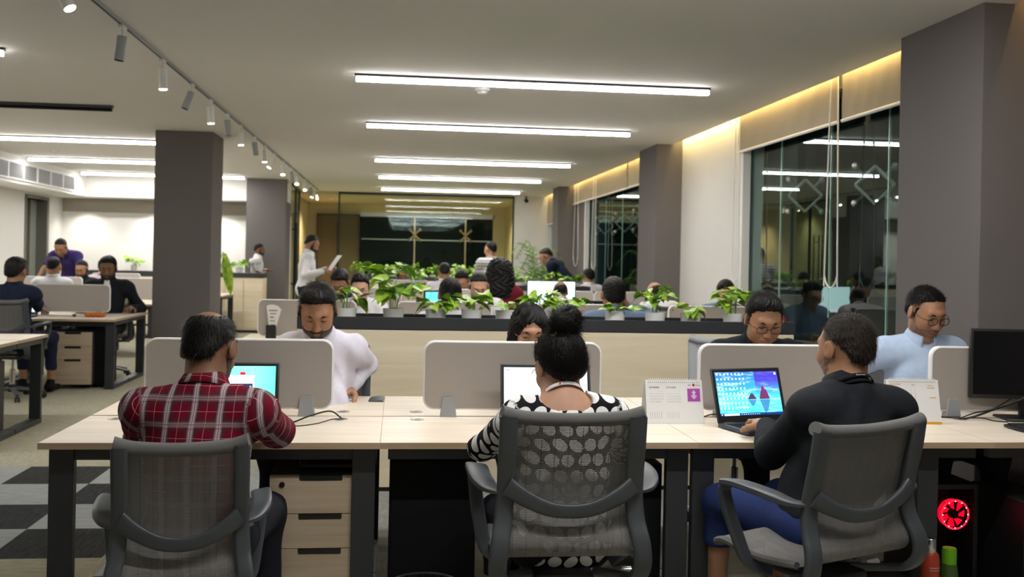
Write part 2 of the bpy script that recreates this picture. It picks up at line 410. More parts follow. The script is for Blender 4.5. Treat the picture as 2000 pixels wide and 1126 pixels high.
sy = [(5.5, .55, -.3, 1, 'lit spotlight at the top left corner, nearest the camera'), (6.77, .12, 3.0, 0, 'unlit spotlight, second from the camera on the track'), (7.89, .05, 0, 1, 'lit spotlight, third from the camera on the track'),
      (8.98, .35, 3.4, 0, 'unlit spotlight, fourth from the camera on the track'), (9.85, .06, 0, 1, 'lit spotlight, fifth from the camera on the track'), (10.79, .15, .6, 0, 'unlit spotlight, sixth from the camera, right of the column top'),
      (11.71, .05, 0, 1, 'lit spotlight, seventh from the camera, right of the dark column'), (12.8, .18, .5, 0, 'unlit spotlight, eighth from the camera on the track'), (13.75, .05, 0, 1, 'lit spotlight, ninth from the camera on the track'),
      (14.86, .5, 3.5, 1, 'lit spotlight tilted to the left, tenth from the camera'), (15.95, .3, -1.4, 1, 'lit spotlight facing the camera, eleventh on the track'), (17.14, .1, .5, 0, 'unlit spotlight, twelfth on the track'),
      (18.16, .5, -1.5, 1, 'lit spotlight facing the camera, thirteenth on the track'), (19.72, .5, -1.5, 1, 'lit spotlight facing the camera, fourteenth on the track'), (20.96, .1, 1, 0, 'unlit spotlight, fifteenth on the track'), (21.97, .4, 3.6, 1, 'lit spotlight farthest along the track'), (22.7, .3, 1.4, 0, 'unlit spotlight at the very end of the track')]
for a in sy: tracklight(*a)
# detectors, camera
for x, y, lab in ((.711, 8.75, 'white smoke detector between the two nearest line lights'), (-5.14, 15.6, 'small white smoke detector over the left desks')):
    t = thing('smoke_detector', lab, 'smoke detector', (x, y, Hc)); MB().lathe([(.065, 0), (.065, -.015), (.05, -.025)], n=24).build('base', M_whitem, t)
    MB().lathe([(.042, -.024), (.042, -.04), (.03, -.05), (.012, -.052)], n=20).build('sensor', M_white, t)
t = thing('security_camera', 'small black security camera under the ceiling beside the glass meeting room', 'camera', (2.97, 23.2, Hc))
MB().cyl((0, 0, 0), (0, 0, -.06), .02, n=10).build('bracket', M_black, t); MB().cyl((0, .05, -.09), (0, -.09, -.12), .045, n=14).build('camera_body', M_black, t); MB().cyl((0, -.09, -.12), (0, -.1, -.122), .03, n=12).build('lens', M_glassdk, t)
# soffit downlights
for x, y, pw in ((-6.35, 6, 30), (-6.4, 12, 60), (-6.35, 16.6, 60), (-6.2, 20.55, 26), (-4.9, 20.55, 26), (-3.55, 20.55, 26)):
    t = thing('downlight', 'small round downlight in the white bulkhead soffit', 'downlight', (x, y, 2.51), 0, 'downlights in the bulkhead soffit')
    MB().lathe([(.045, 0), (.05, -.006), (.036, -.008)], n=20).build('trim_ring', M_whitem, t); MB().lathe([(.034, -.006), (.001, -.0065)], n=20).build('lens', M_lampglow, t)
    spot('downlight_lamp', (x, y, 2.49), (0, 0, -1), pw, (1, .93, .82), 110, .8)
# bounce light line on top of the left bulkhead edge: a strip recessed in the ceiling in front of it
# AC grille
t = thing('air_grille', 'long louvred air conditioning grille in the left bulkhead', 'air vent', (-6.05, 12.4, 2.58))
MB().box(0, .012, 0, 7.0, 0, .24).build('backing', mat('vent_grey', (.12, .12, .12), .7), t, 0)
b = MB()
for k in range(9): b.box(.01, .03, 0, 7.0, .01+k*.026, .018+k*.026)
b.build('louvre_blades', mat('vent_blade', (.42, .42, .42), .5), t, 0)
b = MB()
for k in range(12): b.box(.008, .036, k*7/11-.015, k*7/11+.015, -.01, .25)
b.box(.008, .036, 0, 7, -.02, .0).box(.008, .036, 0, 7, .24, .26); b.build('frame', M_whitem, t, 0)
# left door
root = bpy.data.objects.new('door_1', None); col.objects.link(root); root['kind'] = 'structure'
MB().box(-6.95, -6.9, 18.9, 20.0, 0, 2.4).build('leaf', mat('brown_door', (.05, .032, .016), .5), root, 0)
MB().box(-6.9, -6.68, 19.95, 20.06, 0, 2.42).box(-6.9, -6.68, 18.84, 18.9, 0, 2.42).box(-6.9, -6.68, 18.84, 20.06, 2.4, 2.46).build('frame', mat('door_frame', (.12, .12, .1), .5), root, 0)
MB().box(-6.94, -6.88, 19.65, 19.95, 0, 2.4).build('side_light', mat('pale_glass_panel', (.25, .27, .24), .2), root, 0)
# ================= glass meeting room at the back =================
BY = 23.4
root = bpy.data.objects.new('window_4', None); col.objects.link(root); root['kind'] = 'structure'
MB().box(-1.36, 2.70, BY+.01, BY+.022, .02, 2.91).build('pane', M_glassin, root, 0)
MB().box(-1.39, -1.355, BY-.01, BY+.04, 0, 2.95).box(2.68, 2.715, BY-.01, BY+.04, 0, 2.95).box(-1.39, 2.7, BY-.01, BY+.04, 2.9, 2.95).box(-1.39, 2.7, BY-.01, BY+.04, 0, .03).build('frame', M_black, root, 0)
struct('ceiling', MB().box(-2.4, 3.9, BY+.04, 30, 2.88, 2.95), M_cream)
struct('wall_back', MB().box(-2.45, -1.05, 27.6, 27.75, 2.55, 2.88).box(-1.05, 2.95, 27.6, 27.75, 2.68, 2.88).box(2.62, 2.95, 27.6, 27.75, 0, 2.68).box(-2.45, -2.15, 27.6, 27.75, 0, 2.55), M_cream)
struct('wall_inner', MB().box(2.95, 3.05, BY+.1, 27.6, 0, 2.9), M_cream)
struct('wall_inner', MB().box(-2.55, -2.45, 21.0, 27.6, 0, 2.95), M_cream)
root = bpy.data.objects.new('window_5', None); col.objects.link(root); root['kind'] = 'structure'
for a, b_ in ((-1.0, .45), (.45, 1.85), (1.85, 2.62)):
    MB().box(a+.006, b_-.006, 27.65, 27.662, .02, 2.68).build('pane', M_glassfar, root, 0)
MB().box(-1.05, 2.66, 27.60, 27.70, 2.56, 2.68).build('header', M_steel, root, 0)
MB().box(.435, .465, 27.5, 27.66, .0, 2.6).box(1.835, 1.865, 27.5, 27.66, 0, 2.6).build('mullion', M_brass, root, 0)
MB().box(-1.0, 2.62, 27.63, 27.67, 1.93, 1.955).build('transom', M_steel, root, 0)
struct('wall_outside', MB().box(-4, 5, 29.6, 29.7, 0, 4), mat('dark_outside', (.03, .034, .038), .8))
for x, q in ((.45, 'in the middle'), (1.85, 'to the right')):
    t = thing('spider_fitting', 'brass X-shaped glass fitting on the meeting room window, '+q, 'glass fitting', (x, 27.48, 2.08), 0, 'X fittings on the meeting room window')
    for a in (45, 135, 225, 315):
        e = (.2*math.cos(R(a)), .0, .2*math.sin(R(a)))
        MB().tube([(0, 0, 0), e], .02, 8).sphere(e, .04, 10).build('arm', M_brass, t)
    MB().sphere((0, 0, 0), .045, 12).build('hub', M_brass, t)
# bronze glass door to the meeting room
root = bpy.data.objects.new('door_2', None); col.objects.link(root); root['kind'] = 'structure'
MB().box(-2.15, -1.08, 27.45, 27.5, 0, 2.55).build('leaf', M_bronze, root, 0)
MB().box(-2.2, -2.15, 27.4, 27.5, 0, 2.6).box(-2.2, -1.05, 27.4, 27.5, 2.55, 2.6).box(-1.1, -1.05, 27.4, 27.5, 0, 2.6).build('frame', mat('bronze_frame', (.06, .045, .03), .4), root, 0)
MB().tube([(-1.62, 27.38, .5), (-1.62, 27.38, 2.35)], .022, 8).build('handle', M_blackm, root)
# glass entrance: side pane and door leaf with long handles, seen edge on
root = bpy.data.objects.new('door_3', None); col.objects.link(root); root['kind'] = 'structure'
A = Matrix.Translation((-2.2, 20.9, 0)) @ Matrix.Rotation(R(2), 4, 'Z')
MB().box(-.006, .006, .1, 1.25, .02, 2.9, M=A).build('pane', M_glassin, root, 0)
MB().box(-.006, .006, 1.28, 2.4, .02, 2.9, M=A).build('pane', M_glassin, root, 0)
MB().box(-.03, .03, 1.25, 1.28, 0, 2.92, M=A).box(-.03, .03, .1, 2.45, 2.9, 2.95, M=A).box(-.03, .03, 2.4, 2.45, 0, 2.92, M=A).build('frame', M_dark, root, 0)
b = MB()
for yy in (.35, .85):
    for sx in (-.06, .06): b.tube([A @ Vector((sx, yy, .75)), A @ Vector((sx, yy, 2.15))], .014, 8)
    for zz in (.85, 2.0): b.tube([A @ Vector((-.06, yy, zz)), A @ Vector((.06, yy, zz))], .008, 6)
b.build('handle', M_blackm, root)
# warm ceiling lamp of the meeting room and of the entrance
for x, y, pw in ((-1.7, 25.4, 110), (.6, 25.4, 110), (2.2, 25.4, 90), (-1.9, 22.6, 60)):
    t = thing('downlight', 'small warm downlight in the ceiling around the meeting room', 'downlight', (x, y, 2.88 if y > 23.4 else 2.95), 0, 'warm downlights by the meeting room')
    MB().lathe([(.045, 0), (.05, -.006), (.036, -.008)], n=16).build('trim_ring', M_whitem, t); MB().lathe([(.034, -.006), (.001, -.0065)], n=16).build('lens', M_lampglow, t)
    spot('meeting_lamp', (x, y, 2.85), (0, 0, -1), pw, (1, .80, .48), 140, .9)
# ================= desks =================
def loopframe(b, x0, x1, y0, y1, z1, t=.04):
    b.box(x0, x1, y0, y0+t, 0, z1, .002).box(x0, x1, y1-t, y1, 0, z1, .002).box(x0, x1, y0+t, y1-t, 0, t, .002).box(x0, x1, y0+t, y1-t, z1-t, z1, .002)
def desk_pair(x0, y0, dl, w=1.254, lab='', grp=None, legs=(1, 1), depth=1.29):
    """one bench module: two facing tops on one pair of loop legs; front top is the thing at y0, rear top its own thing"""
    hd = depth/2
    out = []
    for k, (ya, yb) in enumerate(((y0, y0+hd-.006), (y0+hd+.006, y0+depth))):
        t = thing('office_desk', lab+(', near side' if k == 0 else ', far side'), 'desk', (x0, ya, 0), 0, grp)
        L = yb-ya
        b = MB().box(.001, w-.001, .002, L-.002, .715, .7395, .0015)
        b.mat(1).box(.001, w-.001, 0, .002, .715, .739).box(.001, w-.001, L-.002, L, .715, .739).mat(1).box(0, .001, 0, L, .715, .739).box(w-.001, w, 0, L, .715, .739)
        b.build('desktop', [M_desk, M_edge], t, 30)
        MB().box(.03, w-.03, .08, .12, .66, .712).box(.03, w-.03, L-.12, L-.08, .66, .712).build('beam', M_dark, t, 0)
        for sx, on in ((0, legs[0]), (1, legs[1])):
            if not on: continue
            xa, xb = ((.018, .108) if sx == 0 else (w-.108, w-.018))
            if on == 2: xa, xb = ((.0, .09) if sx == 0 else (w-.09, w))
            if on == 3: xa, xb = w-.29, w-.20
            b = MB()
            if k == 0: b.box(xa, xb, .07, .11, 0, .71, .002).box(xa, xb, .11, L, 0, .04, .002).box(xa, xb, .11, L, .67, .71, .002)
            else: b.box(xa, xb, L-.11, L-.07, 0, .71, .002).box(xa, xb, 0, L-.11, 0, .04, .002).box(xa, xb, 0, L-.11, .67, .71, .002)
            b.build('leg', M_dark, t, 0)
        out.append(t)
    return out
def screen(x0, y, w=.81, lab='', grp='desk screens', proto=[None], z0=.772, h=.308):
    key = (w,)
    if proto[0] is None:
        t = thing('desk_screen', lab, 'desk screen', (x0, y, 0), 0, grp)
        MB().prism(rrect(.006, w-.006, z0+.006, z0+h-.006, .045, 8), -.014, .014).build('panel', M_screenfab, t)
        o = rrect(0, w, z0, z0+h, .05, 8); i = rrect(.007, w-.007, z0+.007, z0+h-.007, .045, 8)
        MB().ring([[(a, yy, b) for a, b in o_] for o_, yy in ((i, -.0155), (o, -.0125), (o, .0125), (i, .0155))], False).build('edge_trim', M_whitem, t)
        for cx in (.115, w-.115):
            MB().prism([(cx-.036, .74), (cx+.036, .74), (cx+.027, .825), (cx+.022, .83), (cx-.022, .83), (cx-.027, .825)], -.024, .024).build('clamp', M_pale, t, 30)
        proto[0] = t; return t
    return dup(proto[0], (x0, y, 0), 0, lab, grp)
FD = 'front row of office desks'
F0, SP = 3.845, 1.254
for i, (lab, lg, w_) in enumerate((('pale oak desk of the plaid man, left end of front bench', (1, 1), SP), ('pale oak desk of the woman in polka dots, front bench', (0, 1), SP), ('pale oak desk of the man in the black shirt, front bench', (2, 3), SP), ('pale oak desk carrying the black monitor, right end of the front bench', (0, 1), 1.06))):
    desk_pair(-1.306+SP*i, F0, 0, w_, lab, FD, lg)
for x, q in ((-1.083, 'grey desk screen in front of the man in the plaid shirt'), (.125, 'grey desk screen in front of the woman in polka dots'), (1.395, 'grey desk screen behind the laptop with the blue coastal wallpaper'), (2.53, 'grey desk screen beside the black monitor')):
    screen(x, F0+.645, .81, q, 'screens on the front bench')
# drawer pedestals
def pedestal():
    t = thing('drawer_pedestal', '', 'drawer unit')
    b = MB().box(-.2, .2, .02, .5, .045, .60, .003); b.build('body', M_dark, t, 30)
    for z0, z1, lock in ((.45, .597, 1), (.315, .447, 0), (.05, .312, 0)):
        h = (z1+.0)
        o = [(-.198, z0), (.198, z0), (.198, z1), (.085, z1), (.085, z1-.018), (.08, z1-.023), (-.08, z1-.023), (-.085, z1-.018), (-.085, z1), (-.198, z1)]
        d = MB().prism(o, 0, .02).build('drawer', M_drawer, t, 20)
        MB().box(-.084, .084, .006, .019, z1-.022, z1-.001).build('grip', M_black, d, 0)
        if lock: MB().cyl((-.15, -.004, z1-.035), (-.15, .004, z1-.035), .011, n=16).build('lock', M_black, d)
    for sx in (-.15, .15):
        for yy in (.08, .44): MB().cyl((sx-.012, yy, .022), (sx+.012, yy, .022), .022, n=14).build('caster', M_black, t)
    return t
pd = pedestal(); pd.location = (-.28, 3.93, 0); setp(pd, 'three-drawer wooden pedestal under the desk of the plaid man', 'drawer unit', 'drawer pedestals')
pd.scale = (.98, 1, 1.0)
dup(pd, (-3.37, 10.9, 0), 0, 'three-drawer wooden pedestal under the left desk with the orange cloth'); kids(pd)
t = thing('paper_tray', 'black tray of papers hung under the plaid man\'s desk', 'tray', (-.22, 4.02, .60))
MB().box(-.15, .15, 0, .22, .01, .02).box(-.15, -.145, 0, .22, .01, .05).box(.145, .15, 0, .22, .01, .05).build('tray_body', M_black, t, 0)
MB().box(-.12, .12, .01, .2, .02, .03).build('papers', M_blackm, t, 0)
# dark lockers under the bench
def locker(x, y, lab, w=.34, d=.5, h=.665, rz=0):
    t = thing('desk_locker', lab, 'cabinet', (x, y, 0), rz)
    MB().box(0, w, .02, d, .03, h, .004).build('body', M_black, t, 30); MB().box(.006, w-.006, 0, .018, .035, h-.01, .004).build('door', M_blackm, t, 30)
    for sx in (.05, w-.05):
        for yy in (.06, d-.06): MB().cyl((sx-.01, yy, .016), (sx+.01, yy, .016), .016, n=10).build('caster', M_black, t)
    return t
locker(-.015, 4.0, 'tall black locker under the bench between the first two desks', .35, .44, .65)
locker(1.0, 4.0, 'narrow black locker beside the double table legs', .105, .44, .62)
# waste basket: wire
t = thing('waste_basket', 'black wire waste basket under the desk, left of the polka dot woman', 'waste bin', (.12, 3.62, 0))
b = MB()
for k in range(28):
    a = 2*PI*k/28; b.tube([(.10*math.cos(a), .10*math.sin(a), .01), (.125*math.cos(a), .125*math.sin(a), .27)], .0012, 4)
b.build('mesh_wall', M_black, t)
MB().tube([(.126*math.cos(2*PI*k/32), .126*math.sin(2*PI*k/32), .27) for k in range(32)], .004, 6, closed=True).build('rim', M_dark, t)
MB().cyl((0, 0, .001), (0, 0, .012), .102, n=28).build('bottom', M_black, t)
# grommets and cables
def grommet(x, y, lab):
    t = thing('cable_grommet', lab, 'cable grommet', (x, y, .7395), 0, 'cable grommets in the front bench')
    MB().lathe([(.03, 0), (.032, .002), (.024, .003), (.022, .0008)], n=24).build('rim', M_steel, t); MB().lathe([(.022, .0006), (.001, .0012)], n=20).build('hole', M_black, t)
for x, y, q in ((-.232, 4.40, 'round cable grommet where the two black cables enter, front desk'), (-.235, 4.62, 'round cable grommet behind the first screen, on the far desk'), (.10, 4.40, 'round cable grommet at the left foot of the second screen'), (.10, 4.62, 'round cable grommet on the far desk behind the second screen'),
                (1.36, 4.44, 'round cable grommet in front of the white calendar'), (2.66, 4.44, 'round cable grommet at the black cable bundle'), (-1.18, 4.40, 'round cable grommet at the left end of the front bench')): grommet(x, y, q)
def cable(name, pts, r, lab, cat='cable', m=None, grp=None):
    o = MB().tube(cr(pts, 8), r, 6).build(name, m or M_black); setp(o, lab, cat, grp); return o
cable('power_cable', [(-.56, 4.32, .742), (-.44, 4.27, .745), (-.36, 4.33, .765), (-.28, 4.40, .775), (-.235, 4.40, .748), (-.232, 4.40, .742)], .0035, 'thick black cable looping into the desk grommet by the plaid man')
cable('data_cable', [(-.52, 4.24, .742), (-.42, 4.20, .743), (-.33, 4.26, .743), (-.26, 4.33, .752), (-.228, 4.393, .742)], .0022, 'thin black cable lying below the thick one by the plaid man')
cable('charger_cable', [(1.36, 4.44, .743), (1.40, 4.43, .748), (1.46, 4.46, .756), (1.53, 4.47, .748)], .003, 'black charging cable running from the grommet to the blue-screen laptop')
for k, (p, q) in enumerate((([(2.66, 4.42, .742), (2.72, 4.40, .762), (2.80, 4.40, .79), (2.90, 4.38, .83), (2.98, 4.37, .87)], 'black cable bundle rising to the black monitor'), ([(2.655, 4.44, .742), (2.73, 4.42, .775), (2.82, 4.43, .79), (2.92, 4.42, .85)], 'thin black cable rising beside the monitor bundle'), ([(2.66, 4.44, .743), (2.73, 4.38, .755), (2.78, 4.36, .745), (2.84, 4.34, .743)], 'black keyboard cable on the desk by the monitor'), ([(2.50, 4.52, .742), (2.60, 4.47, .745), (2.66, 4.44, .75)], 'short black cable behind the orange-edged calendar'))):
    cable('monitor_cable', p, .005 if k == 0 else .003, q)
# ---- laptops
def screen_mat(kind):
    m = bpy.data.materials.new('display_'+kind); m.use_nodes = True; g = N(m); g.b.inputs['Roughness'].default_value = .3
    uv = g.tc('UV'); X, Y, Z = g.sep(uv)
    def box(x0, x1, y0, y1):
        return g.math('MULTIPLY', g.math('MULTIPLY', g.math('GREATER_THAN', X, x0), g.math('LESS_THAN', X, x1)), g.math('MULTIPLY', g.math('GREATER_THAN', Y, y0), g.math('LESS_THAN', Y, y1)))
    es = 1.0
    if kind == 'green':
        c = g.ramp(X, [(0, (.12, .62, .48)), (.7, (.22, .75, .55)), (1, (.10, .55, .42))])
        c = g.mix(box(.0, .72, .0, .80), c, (.75, .80, .92)); c = g.mix(box(0, .70, 0, .62), c, (.01, .02, .08)); c = g.mix(box(0, .71, .66, .72), c, (.9, .92, .95))
        pk = g.math('LESS_THAN', g.math('ABSOLUTE', g.math('SUBTRACT', g.math('ADD', Y, g.math('MULTIPLY', X, -.45)), -.12)), .035)
        c = g.mix(g.math('MULTIPLY', pk, g.math('GREATER_THAN', X, .74)), c, (.75, .22, .35)); c = g.mix(box(.53, .6, .81, .87), c, (.55, .01, .03))
        for q in (.50, .55, .62, .66): c = g.mix(box(q, q+.02, .54, .57), c, (.8, .85, .9))
    elif kind == 'white':
        c = g.mix(box(.01, .07, .93, .96), (.86, .89, .93), (.2, .3, .3)); c = g.mix(box(.5, .515, .88, .9), c, (.5, .55, .6)); c = g.mix(box(.85, .86, .84, .86), c, (.5, .55, .6)); es = 1.15
    elif kind == 'coast':
        cl = g.noise(g.mapping(uv, (3, 9, 1), rot=(0, 0, -.35)), 1.3, 5, .6)
        c = g.ramp(Y, [(0, (.03, .42, .75)), (.36, (.10, .60, .80)), (.40, (.05, .5, .8)), (.6, (.03, .33, .75)), (1, (.02, .13, .55))])
        c = g.mix(g.math('MULTIPLY', g.ramp(cl, [(.5, (0, 0, 0)), (.72, (1, 1, 1))]), .8), c, (.55, .85, .95))
        c = g.mix(g.math('MULTIPLY', g.math('GREATER_THAN', X, .62), g.ramp(Y, [(.45, (0, 0, 0)), (.8, (.9, .9, .9))])), c, (.05, .02, .42))
        jag = g.noise(g.mapping(uv, (26, 1, 1)), 1, 3)
        def rock(cx, hw, hh, colr, c):
            ax = g.math('ABSOLUTE', g.math('SUBTRACT', X, cx))
            top = g.math('MULTIPLY', g.math('SUBTRACT', 1.0, g.math('POWER', g.math('DIVIDE', ax, hw), 1.6)), hh)
            top = g.math('MULTIPLY', top, g.math('ADD', .55, g.math('MULTIPLY', jag, .8)))
            dy = g.math('SUBTRACT', Y, .36)
            up = g.math('MULTIPLY', g.math('GREATER_THAN', dy, 0.0), g.math('LESS_THAN', dy, top))
            dn = g.math('MULTIPLY', g.math('LESS_THAN', dy, -.01), g.math('LESS_THAN', g.math('MULTIPLY', dy, -1.0), top))
            c = g.mix(up, c, colr); return g.mix(g.math('MULTIPLY', dn, .8), c, (.02, .10, .30))
        c = rock(.54, .07, .16, (.05, .03, .10), c); c = rock(.74, .085, .32, (.12, .02, .09), c)
        fx = g.math('FRACT', g.math('MULTIPLY', X, 17.0)); fy = g.math('FRACT', g.math('MULTIPLY', Y, 9.0))
        dd = g.math('ADD', g.math('POWER', g.math('SUBTRACT', fx, .5), 2.0), g.math('MULTIPLY', g.math('POWER', g.math('SUBTRACT', fy, .55), 2.0), .6))
        ic = g.math('MULTIPLY', g.math('LESS_THAN', dd, .035), box(0.02, .47, .12, .98)); c = g.mix(ic, c, (.75, .9, 1)); c = g.mix(box(.95, .98, .92, .97), c, (.9, .9, .9))
        c = g.mix(box(0, 1, 0, .055), c, (.0, .03, .15)); c = g.mix(box(.06, .30, .005, .05), c, (.75, .82, .88)); c = g.mix(box(.018, .035, .015, .04), c, (.9, .9, 1))
        for k in range(9): c = g.mix(box(.33+k*.035, .345+k*.035, .018, .036), c, (.5, .7, .9))
        es = .95
    elif kind == 'cyan':
        c = g.ramp(g.noise(uv, 3), [(.3, (.03, .45, .55)), (.7, (.15, .75, .85))])
    elif kind == 'page':
        c = g.mix(box(.0, 1, .86, .93), (.62, .78, .84), (.12, .05, .05)); c = g.mix(box(.0, 1, .93, 1), c, (.4, .5, .55)); c = g.mix(box(.55, .75, .10, .25), c, (.05, .15, .2))
        for k in range(5): c = g.mix(box(.45, .8, .3+k*.1, .315+k*.1), c, (.3, .4, .45))
    else: c = g.mix(box(0, 1, 0, .1), (.65, .9, .9), (.85, .95, .95)); es = 1.3
    g.set(g.b, 'Base Color', (0.01, .01, .01, 1)); g.set(g.b, 'Emission Color', c); g.b.inputs['Emission Strength'].default_value = es
    return m
def quad(name, w, h, m, parent, y=0, z0=0, M=None):
    me = bpy.data.meshes.new(name); P = [(-w/2, y, z0), (w/2, y, z0), (w/2, y, z0+h), (-w/2, y, z0+h)]
    P = [Vector(p) for p in P]; P = [M @ p for p in P] if M is not None else P
    me.from_pydata([tuple(p) for p in P], [], [(0, 1, 2, 3)]); uv = me.uv_layers.new(name='UVMap')
    for i, c in enumerate(((0, 0), (1, 0), (1, 1), (0, 1))): uv.data[i].uv = c
    me.materials.append(m); o = bpy.data.objects.new(name, me); col.objects.link(o); o.parent = parent; return o
def laptop(kind, loc, rz, lab, w=.345, h=.235, tilt=18, cmat=None, bez=.016, grp=None):
    """facing local -Y: the user sits at -Y"""
    t = thing('laptop', lab, 'laptop', loc, rz, grp); cmat = cmat or M_dark
    MB().box(-w/2, w/2, -.115, .115, .003, .019, .004, 2).build('keyboard_deck', cmat, t)
    b = MB()
    for r in range(5):
        for c in range(14): b.box(-w/2+.025+c*(w-.05)/14, -w/2+.025+(c+.85)*(w-.05)/14, -.02+r*.021, -.003+r*.021, .019, .0205)
    b.build('keys', M_blackm, t, 0)
    MB().box(-.05, .05, -.10, -.035, .019, .0196).build('touchpad', M_black, t, 0)
    A = Matrix.Translation((0, .112, .018)) @ Matrix.Rotation(R(-tilt), 4, 'X')
    MB().box(-w/2, w/2, 0, .008, 0, h, .004, 2, M=A).build('lid', cmat, t)
    MB().box(-w/2+.006, w/2-.006, -.0012, .001, .006, h-.006, M=A).build('bezel', M_black, t, 0)
    quad('display', w-2*bez, h-2*bez-.012, screen_mat(kind), t, -.0016, bez+.012, A)
    MB().cyl((-w/2+.03, .115, .016), (-w/2+.08, .115, .016), .007, n=8).cyl((w/2-.08, .115, .016), (w/2-.03, .115, .016), .007, n=8).build('hinge', cmat, t)
    return t
laptop('green', (-.655, 4.17, .7395), R(3), 'laptop with a green and navy screen, half hidden by the plaid man', .345, .24, 14)
laptop('white', (.655, 4.16, .7395), 0, 'dark laptop with a blank white screen in front of the polka dot woman', .40, .245, 14, M_grey)
laptop('coast', (1.60, 4.13, .7395), R(14), 'black laptop showing a blue coastal wallpaper with two rocks', .36, .242, 18, M_dark, .018)
# monitor + keyboard at right
def monitor(loc, rz, lab, kind=None, w=.56, h=.33, z0=.10, grp=None, back=False):
    t = thing('monitor', lab, 'monitor', loc, rz, grp)
    MB().box(-w/2, w/2, 0, .03, z0, z0+h, .006, 2).build('case', M_black, t)
    if kind: quad('display', w-.03, h-.03, screen_mat(kind), t, -.0015, z0+.015)
    else: MB().box(-w/2+.012, w/2-.012, -.002, .002, z0+.02, z0+h-.012).build('dark_screen', mat('screen_off', (.004, .004, .005), .15), t, 0)
    MB().box(-.03, .03, .03, .05, .01, z0+.12).build('stand', M_black, t, 0); MB().box(-.12, .12, -.06, .12, 0, .012, .004).build('base', M_black, t)
    return t
monitor((2.985, 4.40, .7395), R(-8), 'black monitor switched off at the right edge of the front bench')
t = thing('keyboard', 'black keyboard on the desk at the right edge of the frame', 'keyboard', (2.90, 4.13, .7395), R(2))
MB().box(-.17, .25, -.06, .08, .004, .018, .004, 2).build('case', M_black, t)
b = MB()
for r in range(5):
    for c in range(18): b.box(-.16+c*.0222, -.16+c*.0222+.018, -.05+r*.024, -.031+r*.024, .018, .024)
b.build('keys', mat('key_plastic', (.02, .02, .021), .45), t, 0)
# calendars
FONT = []
def text(s_, size, loc, M, m, parent, name='lettering', ext=.0004, align='LEFT', bold=0, bend=None):
    cu = bpy.data.curves.new(name, 'FONT'); cu.body = s_; cu.size = size; cu.extrude = ext; cu.align_x = align; cu.offset = bold; cu.resolution_u = 3
    o = bpy.data.objects.new(name, cu); col.objects.link(o); dg = bpy.context.evaluated_depsgraph_get()
    me = bpy.data.meshes.new_from_object(o.evaluated_get(dg)); bpy.data.objects.remove(o); bpy.data.curves.remove(cu)
    MM = M @ Matrix.Translation(loc) @ Matrix.Rotation(PI/2, 4, 'X')
    if bend: 
        me.transform(Matrix.Translation(loc) @ Matrix.Rotation(PI/2, 4, 'X'))
        for v in me.vertices: v.co = bend(v.co)
        me.transform(M)
    else: me.transform(MM)
    o = bpy.data.objects.new(name, me); col.objects.link(o); me.materials.clear(); me.materials.append(m)
    if parent is not None: o.parent = parent
    return o
def boxes(name, L, M, m, parent, y=-.0006):
    b = MB()
    for x0, x1, z0, z1 in L: b.box(x0, x1, y, y+.0005, z0, z1, M=M)
    return b.build(name, m, parent, 0)
M_ink = mat('grey_ink', (.28, .29, .32), .8); M_inkd = mat('dark_ink', (.08, .08, .1), .8); M_purple = mat('magenta_print', (.42, .06, .42), .6); M_red = mat('red_print', (.5, .01, .02), .6); M_orange = mat('orange_print', (.75, .30, .05), .6)
